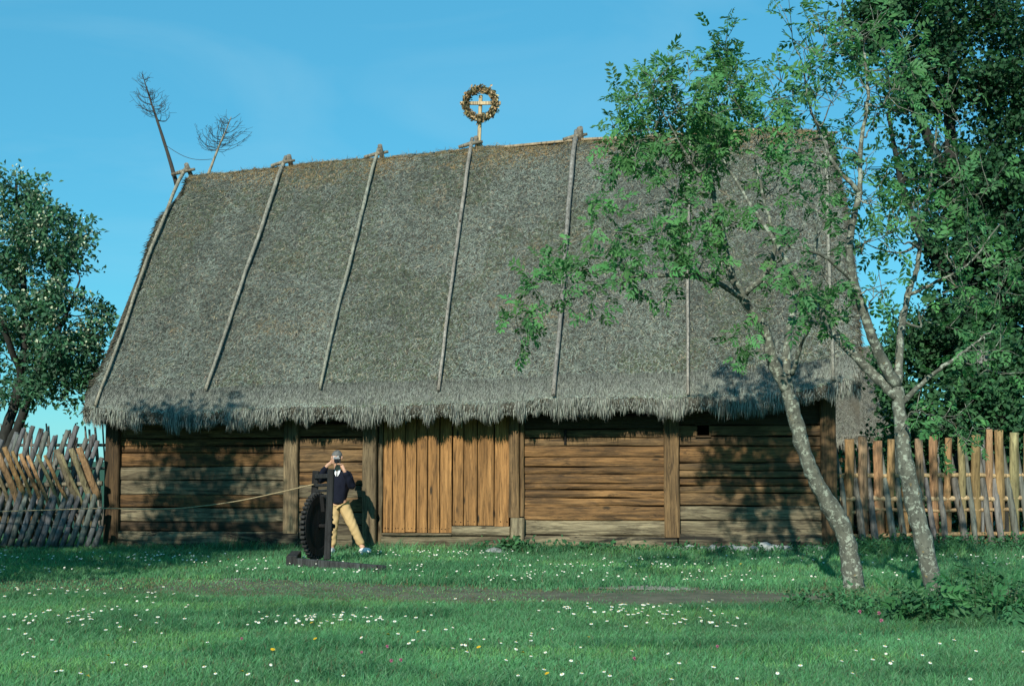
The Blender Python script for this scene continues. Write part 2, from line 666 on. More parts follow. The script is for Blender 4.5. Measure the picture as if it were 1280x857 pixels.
def wavy_plank(mb, x0, x1, z0, z1, y, th, tint, seed, amp=0.006, step=0.22):
    """horizontal hewn plank with slightly uneven edges and face"""
    n = max(2, int((x1 - x0) / step))
    xs = np.linspace(x0, x1, n + 1)
    zb = z0 + amp * vnoise(xs * 1.7, xs * 0 + seed, 1)
    zt = z1 + amp * vnoise(xs * 1.7, xs * 0 + seed + 9.3, 2)
    yf = y + 0.016 * vnoise(xs * 1.1, xs * 0 + seed, 5) + .005 * vnoise(xs * 5.1, xs * 0 + seed, 6)
    b = min(0.014, (z1 - z0) * .2)
    prof = [np.stack([xs, yf + th, zb], -1), np.stack([xs, yf + b * .8, zb], -1), np.stack([xs, yf, zb + b], -1),
            np.stack([xs, yf - .008, (zb + zt) / 2], -1), np.stack([xs, yf, zt - b], -1), np.stack([xs, yf + b * .8, zt], -1), np.stack([xs, yf + th, zt], -1)]
    m = len(prof)
    v = np.stack(prof, 1).reshape(-1, 3)
    f = []
    for i in range(n):
        for k in range(m):
            k2 = (k + 1) % m
            f.append((i * m + k, (i + 1) * m + k, (i + 1) * m + k2, i * m + k2))
    f.append(tuple(range(m))[::-1])
    f.append(tuple(n * m + k for k in range(m)))
    mb.add(v, [q[::-1] for q in f], tint)


def lx(px):
    return BL(px, 600, 0)[0]


def lz(py, px=640):
    return BL(px, py, 0)[1]


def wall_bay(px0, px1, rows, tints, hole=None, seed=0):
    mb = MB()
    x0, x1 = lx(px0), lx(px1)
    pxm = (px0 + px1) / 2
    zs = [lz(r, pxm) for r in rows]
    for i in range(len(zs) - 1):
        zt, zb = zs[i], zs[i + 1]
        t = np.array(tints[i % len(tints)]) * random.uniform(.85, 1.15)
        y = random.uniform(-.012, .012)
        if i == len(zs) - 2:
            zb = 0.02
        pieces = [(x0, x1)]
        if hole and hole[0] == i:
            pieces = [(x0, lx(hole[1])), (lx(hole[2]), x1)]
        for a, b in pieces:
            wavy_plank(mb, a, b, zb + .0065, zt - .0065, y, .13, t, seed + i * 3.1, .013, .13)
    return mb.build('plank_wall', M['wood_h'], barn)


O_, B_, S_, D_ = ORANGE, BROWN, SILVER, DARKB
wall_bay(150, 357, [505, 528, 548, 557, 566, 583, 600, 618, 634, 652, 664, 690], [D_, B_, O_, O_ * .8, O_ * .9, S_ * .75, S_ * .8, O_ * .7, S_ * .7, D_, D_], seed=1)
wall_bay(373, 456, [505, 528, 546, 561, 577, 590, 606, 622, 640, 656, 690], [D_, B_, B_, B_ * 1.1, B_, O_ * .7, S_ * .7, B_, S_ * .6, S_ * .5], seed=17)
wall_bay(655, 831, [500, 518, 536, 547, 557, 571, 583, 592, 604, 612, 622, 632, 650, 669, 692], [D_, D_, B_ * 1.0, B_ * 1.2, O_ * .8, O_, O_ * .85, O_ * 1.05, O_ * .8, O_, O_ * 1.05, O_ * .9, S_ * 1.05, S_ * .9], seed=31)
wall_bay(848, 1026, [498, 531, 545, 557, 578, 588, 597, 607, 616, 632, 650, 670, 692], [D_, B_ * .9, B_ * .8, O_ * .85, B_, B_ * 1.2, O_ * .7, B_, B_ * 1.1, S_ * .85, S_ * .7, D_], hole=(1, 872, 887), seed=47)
# slot is not cut: a near-black block paints its inside shade on the planks
mb = MB()
xs_, zs_ = lx(707), lz(546, 707)
mb.box((xs_, -.012, zs_), (.045, .05, .26), tint=(.012, .010, .008))
mb.build('painted_slit', M['dark_wood'], barn)
for nm, zz, hh in (('vent_lintel', lz(531, 880) + .012, .03), ('vent_sill', lz(544, 880) - .02, .035)):
    mb = MB()
    mb.box((lx(879.5), -.022, zz), (.27, .04, hh), tint=BROWN * .5, bev=.006)
    mb.build(nm, M['wood_h'], barn)


def post(px0, px1, row0, row1, th=.16, y=-.10, tint=BROWN, name='post', seed=0, mat='wood_v'):
    x0, x1 = lx(px0), lx(px1)
    pxm = (px0 + px1) / 2
    z1, z0 = lz(row0, pxm), max(lz(row1, pxm), 0.0)
    n = 9
    mb = MB()
    zz = np.linspace(z0, z1, n + 1)
    wob = .008 * vnoise(zz * 2.0, zz * 0 + seed, 1)
    wob2 = .008 * vnoise(zz * 2.0, zz * 0 + seed + 4, 2)
    b = .02
    hw = (x1 - x0) / 2
    xc = (x0 + x1) / 2
    ring = []
    for z, a, c in zip(zz, wob, wob2):
        ring.append([(xc - hw + a, y + th, z), (xc - hw + a, y + b, z), (xc - hw + b + a, y + a, z), (xc + hw - b + c, y + c, z), (xc + hw + c, y + b, z), (xc + hw + c, y + th, z)])
    v = np.array(ring).reshape(-1, 3)
    f = []
    for i in range(n):
        for k in range(6):
            k2 = (k + 1) % 6
            f.append((i * 6 + k, i * 6 + k2, (i + 1) * 6 + k2, (i + 1) * 6 + k))
    f.append((5, 4, 3, 2, 1, 0))
    f.append(tuple(n * 6 + k for k in range(6)))
    mb.add(v, f, tint)
    return mb.build(name, M[mat], barn)


post(133, 151, 490, 690, tint=B_ * .4, seed=1)  # left corner post: the corner's shadow is painted into its dark tint
post(356, 374, 500, 666, tint=(S_ + B_) * .5, seed=2)
post(455, 472, 500, 682, th=.22, y=-.15, tint=(S_ + B_) * .43, seed=3)
post(473.5, 478.5, 500, 684, th=.12, y=-.05, tint=(S_ + B_) * .5, name='door_jamb', seed=4)
post(637, 650, 500, 646, th=.22, y=-.14, tint=B_ * 1.1, seed=5)
post(650.5, 655.5, 500, 645, th=.16, y=-.08, tint=B_ * 1.0, name='door_jamb', seed=6)
post(639, 656, 646.5, 690, th=.24, y=-.15, tint=S_ * .95, name='post_footing', seed=7)
post(830, 849, 495, 671, tint=B_ * 1.05, seed=8)
post(1026, 1046, 485, 692, tint=B_ * .6, seed=9)

# sill beams low on the wall
for a, b, r0, r1, t in ((150, 375, 664, 690, S_ * .65), (655.5, 846, 671, 692, S_ * .95), (848, 1030, 668, 684, S_ * .6)):
    mb = MB()
    wavy_plank(mb, lx(a), lx(b), max(.02, lz(r1, (a + b) / 2)), lz(r0, (a + b) / 2), -.075, .06, t, a * .1, .012)
    mb.build('sill_beam', M['wood_sill'], barn)

# foundation stones
for i in range(14):
    mb = MB()
    px = 850 + i * 13.2 + random.uniform(-3, 3)
    c = np.array([lx(px), -.21 + random.uniform(-.05, .03), .10 + random.uniform(-.02, .03)])
    ph = rng.normal(size=(60, 3))
    ph = unit(ph)
    import bmesh
    bm = bmesh.new()
    sc = np.array([random.uniform(.10, .17), random.uniform(.08, .12), random.uniform(.06, .10)])
    for p_ in ph[:34]:
        bm.verts.new(c + p_ * sc * random.uniform(.85, 1.1))
    bmesh.ops.convex_hull(bm, input=bm.verts)
    me = bpy.data.meshes.new('foundation_stone')
    bm.to_mesh(me)
    bm.free()
    me.materials.append(M['stone'])
    o = bpy.data.objects.new('foundation_stone', me)
    COL.objects.link(o)
    o.parent = barn

# ---- doors
def door_leaf(px_edges, row_t, row_b, tint0, nail_step):
    mb = MB()
    for i in range(len(px_edges) - 1):
        x0, x1 = lx(px_edges[i]), lx(px_edges[i + 1])
        z1, z0 = lz(row_t), lz(row_b + random.uniform(-.5, .8))
        t = tint0 * random.uniform(.85, 1.15)
        mb.box(((x0 + x1) / 2, -.005 + random.uniform(-.012, .012), (z0 + z1) / 2), (x1 - x0 - .016, .045, z1 - z0), tint=t, bev=.006,
               rot=Matrix.Rotation(random.uniform(-.004, .004), 3, 'Y'))
    # ledges on the inside close the gaps
    xa, xb = lx(px_edges[0]), lx(px_edges[-1])
    mb.box(((xa + xb) / 2, .055, (lz(row_t) + lz(row_b)) / 2), (xb - xa - .03, .05, lz(row_t) - lz(row_b) - .03), tint=(.02, .015, .01))
    for x in np.arange(px_edges[0] + 3, px_edges[-1] - 2, nail_step):
        mb.box((lx(x + random.uniform(-1, 1)), -.030, lz(row_b - 5 + random.uniform(-.7, .7))), (.018, .016, .018), tint=(.02, .016, .012), bev=.004)
    return mb.build('door_leaf', M['door_wood'], barn)


DO = np.array([0.325, 0.168, 0.059])
dl = door_leaf([479, 491, 507, 521, 535, 550, 565.5], 505, 666, DO, 4.2)
dr = door_leaf([566, 580, 597, 618, 637], 505, 657, DO * .97, 8.0)
mb = MB()
wavy_plank(mb, lx(479), lx(565.5), lz(669.5), lz(666.8), -.09, .12, S_ * .9, 3.3, .003)
mb.build('door_sill', M['wood_h'], barn)
mb = MB()
wavy_plank(mb, lx(565.8), lx(638), lz(669), lz(657.6), -.085, .12, S_ * .95, 5.1, .004)
mb.build('threshold_plank', M['wood_h'], barn)
mb = MB()
wavy_plank(mb, lx(478), lx(640), .03, lz(669.8), -.05, .12, S_ * .6, 8.1, .006)
mb.build('foot_beam', M['wood_h'], barn)

# back and gable walls (boarded shell behind)
XL, XR = lx(140), lx(1036)
mb = MB()
mb.box(((XL + XR) / 2, 2 * HALF - .1, 1.3), (XR - XL, .14, 2.6), tint=B_)
mb.build('back_wall', M['wood_h'], barn)
for xx in (XL, XR):
    mb = MB()
    y0, y1, zt = .16, 2 * HALF - .18, 2.6
    pr = [(y0, 0.0), (y1, 0.0), (y1, zt), (HALF, 7.2), (y0, zt)]
    v = [(xx - .06, y, z) for y, z in pr] + [(xx + .06, y, z) for y, z in pr]
    k = 5
    f = [tuple(range(k)), tuple(range(2 * k - 1, k - 1, -1))] + [(i, i + k, (i + 1) % k + k, (i + 1) % k) for i in range(k)]
    mb.add(v, f, B_ * .8)
    mb.build('gable_wall', M['wood_h'], barn)

# ---- roof surface
YE = -.72
eave_px = [(103, 516), (180, 522), (250, 524), (350, 517), (480, 513), (600, 511), (700, 507), (850, 503), (950, 499), (1000, 495), (1080, 478)]
ridge_px = [(226, 222), (290, 217), (357, 209), (472, 197), (590, 187), (721, 177), (860, 170), (990, 163), (1040, 164)]
ev = np.array([BL(a, b, YE) for a, b in eave_px])
rv = np.array([BL(a, b, HALF) for a, b in ridge_px])
X0E, X1E = ev[0, 0], ev[-1, 0]
X0R, X1R = rv[0, 0], rv[-1, 0]
# the gable edge seen from the front: how far the edge stands out beyond the straight line
def roof_xyz(u, t):
    """outer thatch surface, barn-local; u along, t from eave (0) to ridge (1)"""
    xe = X0E + (X1E - X0E) * u
    xr = X0R + (X1R - X0R) * u
    ze = np.interp(xe, ev[:, 0], ev[:, 1])
    zr = np.interp(xr, rv[:, 0], rv[:, 1])
    xb = xe + (xr - xe) * t
    # left verge: full to 3/4 of the slope then drawn in towards the ridge; both verges swell a little
    swell = np.interp(t, [0, .06, .28, .45, .68, .77, .81, .88, .96, 1.0], [0.0, .07, -.05, -.06, .10, .10, .02, -.20, -.16, -.06])
    xb = xb - swell * np.clip(1 - u * 12, 0, 1) + np.interp(t, [0, .15, .6, 1], [-.06, .05, .12, -.03]) * np.clip(1 - (1 - u) * 12, 0, 1)
    y = YE + (HALF - YE) * t
    z = ze + (zr - ze) * t
    bul = .07 * np.sin(math.pi * np.clip(t, 0, 1)) + .075 * fbm(xb * .7, t * 4, 11) + .025 * fbm(xb * 2.2, t * 14, 12)
    rnd = -.10 * np.clip((t - .955) / .045, 0, 1) ** 2          # rounded ridge
    y = y - bul * .79
    z = z + bul * .61 + rnd + .09
    # ends roll over
    e = np.clip(1 - np.minimum(u, 1 - u) / .018, 0, 1)
    roll = .16 * (1 - np.sqrt(np.clip(1 - e * e, 0, 1)))
    y = y + roll * .79
    z = z - roll * .61
    return np.stack([xb, y, z], -1)


thb = MB()
nu, ntt = 150, 60
uu = np.concatenate([np.linspace(0, .018, 8), np.linspace(.018, .982, nu)[1:-1], np.linspace(.982, 1, 8)])
tt = np.linspace(0, 1, ntt)
UU, TT = np.meshgrid(uu, tt, indexing='ij')
S = roof_xyz(UU, TT)
tcols = []
# closed section: outer front (t 0..1), outer back mirrored, back eave, underside back, underside ridge, underside front, front lip
sec = []
for i in range(len(uu)):
    fr_ = S[i]
    e = min(1.0, max(0.0, 1 - min(uu[i], 1 - uu[i]) / .018))
    shrink = .12 * e
    bk = fr_[::-1][1:].copy()
    bk[:, 1] = 2 * HALF - bk[:, 1]
    x = fr_[0, 0]
    z0 = fr_[0, 2]
    xr_ = fr_[-1, 0]
    zr_ = fr_[-1, 2]
    lipf = np.array([[x, YE + .02, z0 - .10 + shrink * .3], [x, YE + .10, z0 - .20 + shrink], [x, YE + .24, z0 - .19 + shrink]])
    lipb = lipf[::-1].copy()
    lipb[:, 1] = 2 * HALF - lipb[:, 1]
    und = np.array([[x, 2 * HALF - .2, z0 + .02], [xr_, HALF, zr_ - .42], [x, .2, z0 + .02]])
    sec.append(np.concatenate([fr_, bk, lipb[::-1][::-1] if False else lipf[:0], lipb[::-1] * 0 + np.array([[x, 2 * HALF - YE - .02, z0 - .10], [x, 2 * HALF - YE - .10, z0 - .20], [x, 2 * HALF - YE - .24, z0 - .19]]), und, lipf[::-1]]))
sec = np.array(sec)
ni, m = sec.shape[:2]
i = np.arange(ni - 1)[:, None] * m
k = np.arange(m)[None, :]
k2 = (k + 1) % m
faces = np.stack([i + k, i + m + k, i + m + k2, i + k2], -1).reshape(-1, 4)
thb.add(sec.reshape(-1, 3), faces, (1, 1, 1), 0, True)
thb.FS.append((np.array([list(range(m))]), 0, False))
thb.FS.append((np.array([[(ni - 1) * m + q for q in range(m)][::-1]]), 0, False))


def roof_frame(u, t):
    p = roof_xyz(u, t)
    du = roof_xyz(np.clip(u + .002, 0, 1), t) - roof_xyz(np.clip(u - .002, 0, 1), t)
    dt = roof_xyz(u, np.clip(t + .004, 0, 1)) - roof_xyz(u, np.clip(t - .004, 0, 1))
    du, dt = unit(du), unit(dt)
    n = unit(np.cross(du, dt))
    return p, du, dt, n


def straw_layer(mb, n, mat=1, back=False):
    u = rng.uniform(0.001, .999, n)
    t = rng.uniform(0.0, .998, n)
    p, du, dt, nn = roof_frame(u, t)
    a = rng.normal(0, .75, n)[:, None]
    d = -dt * np.cos(a) + du * np.sin(a)
    L = rng.uniform(.05, .17, n)[:, None]
    lift = rng.uniform(.00, .16, n)[:, None]
    root = p + nn * .004 - d * L * .5
    tip = p + d * L * .5 + nn * (lift * L + .012)
    mid = p + nn * (.010 + lift * L * .3)
    # colour: greyed thatch, with pale bleached straws and golden tufts near the ridge
    c = vary((0.136, 0.156, 0.130), n, .85, .05)
    patch = fbm(p[:, 0] * .9, t * 6, 21)
    c *= (1 + .30 * patch + .28 * fbm(p[:, 0] * 1.6, t * 1.3, 41))[:, None]
    moss = (rng.random(n) < .35) & (fbm(p[:, 0] * .8, t * 3.5, 51) > .12)
    c[moss] = vary((0.085, 0.105, 0.062), moss.sum(), .4)
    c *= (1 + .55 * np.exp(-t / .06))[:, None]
    pale = rng.random(n) < .07
    c[pale] = vary((0.30, 0.27, 0.19), pale.sum(), .3)
    gold = rng.random(n) < np.clip(.75 * ((t - .86) / .14), 0, .55) * np.clip(.6 + fbm(p[:, 0] * 1.3, t * 9, 5) * 1.6, 0, 1)
    c[gold] = vary((0.27, 0.185, 0.085), gold.sum(), .4)
    gold2 = (rng.random(n) < .22) & (fbm(p[:, 0] * 1.1, t * 7, 33) > .42) & (t > .25)
    c[gold2] = vary((0.20, 0.165, 0.10), gold2.sum(), .4)
    if back:
        for q in (root, mid, tip, d, dt, du, nn):
            pass
        for q in (root, mid, tip):
            q[:, 1] = 2 * HALF - q[:, 1]
        d[:, 1] *= -1
        nn[:, 1] *= -1
    side = unit(np.cross(d, nn) + nn * rng.normal(0, .35, (n, 1)))
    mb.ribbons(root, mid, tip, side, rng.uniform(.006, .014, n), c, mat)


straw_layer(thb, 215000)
straw_layer(thb, 20000, back=True)
# ridge tufts sticking up
n = 5200
u = rng.uniform(0, 1, n)
t = rng.uniform(.955, 1, n)
p, du, dt, nn = roof_frame(u, t)
d = unit(du * rng.normal(0, 1.0, (n, 1)) + np.array([0, 0, .28]) + dt * rng.normal(0, .5, (n, 1)))
L = rng.uniform(.06, .20, n)[:, None]
thb.ribbons(p, p + d * L * .5, p + d * L + np.array([0, 0, -.02]), unit(np.cross(d, rand_unit(n))), rng.uniform(.006, .012, n), vary((0.24, 0.185, 0.095), n, .45), 1)
# verge straws at both ends
for side_u in (0, 1):
    n = 9000
    t = rng.uniform(0, 1, n)
    u = (rng.uniform(0, .010, n)) if side_u == 0 else 1 - rng.uniform(0, .010, n)
    p, du, dt, nn = roof_frame(u, t)
    out = np.array([-1.0 if side_u == 0 else 1.0, 0, 0])
    p = p + np.array([0, .79, -.61]) * (rng.random((n, 1)) ** 2 * .22) + out * .0
    d = unit(-dt * 1.0 + out * rng.uniform(0, .35, (n, 1)) + rng.normal(0, .3, (n, 3)))
    L = rng.uniform(.08, .22, n)[:, None]
    thb.ribbons(p, p + d * L * .5 + out * .01, p + d * L, unit(np.cross(d, out + rng.normal(0, .3, (n, 3)))), rng.uniform(.007, .015, n), vary((0.15, 0.138, 0.10), n, .5), 1)
thatch = thb.build('thatch_roof', [M['thatch'], M['straw']], barn)

# hanging fringe of cut reed along the eave
fb = MB()
n = 84000
u = rng.uniform(0.0, 1.0, n)
xe = X0E + (X1E - X0E) * u
up = rng.random(n) ** 1.9 * .55                      # distance up from the lip
t = np.clip(up / 6.8, 0, 1)
p, du, dt, nn = roof_frame(u, t)
lowband = up < .05
p[lowband] += np.stack([np.zeros(lowband.sum()), rng.uniform(-.03, .26, lowband.sum()), -rng.uniform(0.0, .20, lowband.sum())], -1)
jag = .35 + 1.15 * np.clip(.5 + fbm(xe * 4.5, xe * 0 + 3, 3) * 1.4, 0, 1)
L = rng.uniform(.08, .17, n) * np.where(up < .25, jag, 1.0)
bl_ = np.clip(up / .22, 0, 1)[:, None]
d = unit((-dt + nn * rng.uniform(0, .10, (n, 1))) * bl_ + (1 - bl_) * np.stack([np.zeros(n), -rng.uniform(.0, .30, n), -np.ones(n)], -1) + np.stack([rng.normal(0, .12, n) + .14 * fbm(xe * 3, xe * 0, 8), np.zeros(n), np.zeros(n)], -1))
root = p + nn * .01
tip = root + d * L[:, None]
mid = (root + tip) / 2 + nn * .015
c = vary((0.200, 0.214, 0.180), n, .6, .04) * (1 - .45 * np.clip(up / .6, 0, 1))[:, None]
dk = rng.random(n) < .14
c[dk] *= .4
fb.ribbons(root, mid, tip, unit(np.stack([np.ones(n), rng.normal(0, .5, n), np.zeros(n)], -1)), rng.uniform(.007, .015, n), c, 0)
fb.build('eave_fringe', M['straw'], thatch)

# ridge boards
rb_px = [(552, 587, 191.5, 189), (596, 716, 188, 176.5), (727, 800, 175.5, 171.5), (806, 905, 171, 165.5), (910, 985, 165.5, 160.5)]
for a, b, ra, rb_ in rb_px:
    xa, za = BL(a, ra, HALF)
    xb, zb = BL(b, rb_, HALF)
    mb = MB()
    ang = math.atan2(zb - za, xb - xa)
    mb.box(((xa + xb) / 2, HALF - .02, (za + zb) / 2 + .005), (math.hypot(xb - xa, zb - za), .13, .05), rot=Matrix.Rotation(-ang, 3, 'Y'), tint=(.42, .32, .2), bev=.008)
    mb.build('ridge_board', M['pole_wood'], barn)

# roof poles
gu, gt = np.linspace(0, 1, 500), np.linspace(0, 1, 260)
GU, GT = np.meshgrid(gu, gt, indexing='ij')
GP = project(to_world(roof_xyz(GU, GT)))


def roof_at(px, py):
    q = (GP[..., 0] - px) ** 2 + (GP[..., 1] - py) ** 2
    k = np.unravel_index(np.argmin(q), q.shape)
    return GU[k], GT[k]


poles = [((121, 514), (227, 222), .045), ((259, 490), (355, 209), .05), ((401, 490), (472, 196), .045), ((549, 492), (589, 185), .045),
         ((692, 510), (720, 175), .058), ((859, 500), (862, 178), .04), ((1047, 500), (1031, 175), .045)]
pole_top = []
for (b0, b1, rr) in poles:
    u0, t0 = roof_at(*b0)
    u1, t1 = roof_at(*b1)
    k = 16
    ts = np.linspace(t0, t1, k)
    us = np.linspace(u0, u1, k)
    ends, _, _, _ = roof_frame(us, ts)
    pp, du, dt, nn = roof_frame(np.clip(us, .03, .97), ts)
    pp = pp + nn * (rr * 1.15 + .03)
    pp[:, 0] = np.linspace(ends[0, 0], ends[-1, 0], k) + .014 * np.sin(np.linspace(0, math.pi * 1.6, k) + random.uniform(0, 6)) * np.sin(np.linspace(0, math.pi, k)) + .003 * rng.normal(size=k)
    pp[1:-1, 1:] = (pp[:-2, 1:] + pp[1:-1, 1:] * 2 + pp[2:, 1:]) / 4
    d = unit(pp[-1] - pp[-3])
    pp = np.concatenate([pp, [pp[-1] + d * .24]])
    mb = MB()
    mb.tube(pp, np.linspace(rr * .62, rr * .88, k + 1), 8, tint=vary((0.31, 0.295, 0.24), 1, .12)[0], rough=.08)
    po = mb.build('roof_pole', M['pole_wood'], barn)
    top = pp[-2]
    pole_top.append(top)
    mb = MB()
    mb.tube([top + np.array([-.26, -.05, -.06]), top + np.array([0, -.01, .02]), top + np.array([.24, .03, .06])], [.035, .045, .03], 7, tint=(.26, .23, .17), rough=.15)
    mb.build('ridge_peg', M['pole_wood'], po)
    mb = MB()            # the paired pole hanging down the back slope
    back = pp.copy()
    back[:, 1] = 2 * HALF - back[:, 1]
    back[:, 0] += .1
    mb.tube(back, np.linspace(rr * .8, rr * 1.1, k + 1), 7, tint=(.22, .2, .16), rough=.08)
    mb.build('roof_pole', M['pole_wood'], barn)

# grey end boards under the eave corners (purlin ends)
for (px, py, yo) in ((121, 522, -.55), (1036, 487, -.55)):
    x, z = BL(px, py, yo)
    mb = MB()
    mb.box((x, yo + .5, z), (.18, .95, .20), tint=(.22, .22, .2), bev=.012)
    mb.build('beam_end', M['wood_h'], barn)

# ------------------------------------------------------------------ ridge decorations
# wreath on a wooden cross
Yw = project
x, z = BL(598, 190, HALF)
cb = to_world(np.array([x, HALF, z - .12]))
cross = empty('wreath_cross', cb, -PSI, 'dried leaf wreath hung on a pale wooden cross standing on the thatched ridge', 'wreath')
s_m = (cb[1]) / F
hz = (190 - 117) * s_m + .12
mb = MB()
mb.box((0.025, 0, hz / 2), (.075, .06, hz), rot=Matrix.Rotation(.035, 3, 'Y'), tint=(.58, .45, .26), bev=.008)
mb.build('cross_post', M['pole_wood'], cross)
ch = (190 - 128) * s_m + .12
mb = MB()
mb.box((.05, -.05, ch), (.86, .045, .075), rot=Matrix.Rotation(.03, 3, 'Y'), tint=(.62, .48, .28), bev=.008)
mb.build('cross_arm', M['pole_wood'], cross)
mb = MB()
mb.tube([(.02, -.02, .58), (-.10, -.03, .05)], [.014, .016], 6, tint=(.45, .38, .26))
mb.build('prop_stick', M['pole_wood'], cross)
mb = MB()
mb.tube([(.03, .02, .40), (.13, .03, .08)], [.014, .016], 6, tint=(.35, .3, .2))
mb.build('prop_stick', M['pole_wood'], cross)
mb = MB()
wc = np.array([.05, -.09, ch - .02])
n = 2200
a = rng.uniform(0, 2 * math.pi, n)
rr = .315 + rng.normal(0, .03, n)
base = wc + np.stack([np.cos(a) * rr, rng.normal(0, .04, n), np.sin(a) * rr], -1)
dirs = unit(np.stack([-np.sin(a), np.zeros(n), np.cos(a)], -1) * -1 + rand_unit(n) * .9)
cols = vary((0.30, 0.205, 0.105), n, .5)
gk = rng.random(n) < .45
cols[gk] = vary((0.085, 0.085, 0.045), gk.sum(), .5)
pk = rng.random(n) < .18
cols[pk] = vary((0.50, 0.38, 0.20), pk.sum(), .3)
mb.leaves(base, dirs, rand_unit(n), rng.uniform(.05, .10, n), rng.uniform(.03, .055, n), cols, 0)
aa = np.linspace(0, 2 * math.pi, 33)
mb.tube(wc + np.stack([np.cos(aa) * .315, aa * 0, np.sin(aa) * .315], -1), .035, 8, tint=(.10, .07, .035), caps=False)
mb.build('leaf_wreath', M['petal'], cross)

# two dry saplings fixed to the ridge
def sapling(name, pts_px, yoff, label, r0, spread, tint, crown0, seed):
    rg = np.random.default_rng(seed)
    pts = []
    for (a, b) in pts_px:
        xx, zz = BL(a, b, yoff)
        pts.append(to_world(np.array([xx, yoff, zz])))
    base = pts[0].copy()
    root = empty(name, base, 0, label, 'sapling', 'dry saplings on the barn ridge')
    pp = smooth_path(np.array(pts) - base, 5)
    k = len(pp)
    mb = MB()
    mb.tube(pp, np.linspace(r0, .007, k), 7, tint=tint, rough=.05)
    mb.build('stem', M['twig'] if tint[0] < .1 else M['pole_wood'], root)
    mb = MB()
    L = np.linalg.norm(pp[-1] - pp[0])
    axis = unit(pp[-1] - pp[k // 2])
    for j in range(46):
        fpos = crown0 + (1 - crown0) * .97 * rg.random() ** 1.25
        idx = fpos * (k - 1)
        i0 = int(idx)
        i1 = min(i0 + 1, k - 1)
        b = pp[i0] + (pp[i1] - pp[i0]) * (idx - i0)
        az = rg.uniform(0, 2 * math.pi)
        rad = unit(np.array([math.cos(az), math.sin(az) * .8, 0]) + axis * .15)
        ln = spread * (1 - .85 * ((fpos - crown0) / (1 - crown0)) ** .8) * rg.uniform(.55, 1.1)
        q = [b, b + rad * ln * .5 - axis * ln * .02, b + rad * ln * .85 + axis * ln * .20, b + rad * ln + axis * ln * .45]
        q = smooth_path(np.array(q), 3)
        mb.tube(q, np.linspace(.0062, .003, len(q)), 4, tint=(1, 1, 1), caps=False)
        for s_ in range(4):
            i2 = rg.integers(2, len(q))
            dd = unit(rad * .6 + axis * rg.uniform(.1, .9) + rg.normal(0, .5, 3))
            mb.tube([q[i2], q[i2] + dd * rg.uniform(.06, .20)], [.0036, .0025], 3, caps=False)
    mb.build('twigs', M['twig'], root)
    return root


sapling('dry_sapling', [(221, 231), (211, 196), (197, 152), (187, 122), (178, 93)], HALF + .05, 'taller bare dark sapling leaning left at the end of the ridge', .05, .55, (.07, .06, .05), .50, 3)
sapling('dry_sapling', [(257, 226), (266, 203), (275, 180), (283, 162), (289, 146)], HALF + .35, 'shorter bare pale-stemmed sapling leaning right on the ridge', .035, .70, (.34, .30, .22), .40, 8)
a = to_world(np.array([BL(209, 183, HALF + .1)[0], HALF + .1, BL(209, 183, HALF + .1)[1]]))
b = to_world(np.array([BL(265, 199, HALF + .3)[0], HALF + .3, BL(265, 199, HALF + .3)[1]]))
mb = MB()
tq = np.linspace(0, 1, 12)[:, None]
mb.tube(a * (1 - tq) + b * tq - np.array([0, 0, .12]) * np.sin(np.pi * tq), .006, 5, tint=(.2, .18, .15))
tag(mb.build('string', M['twig']), 'thin string slung between the two dry saplings on the ridge', 'string')

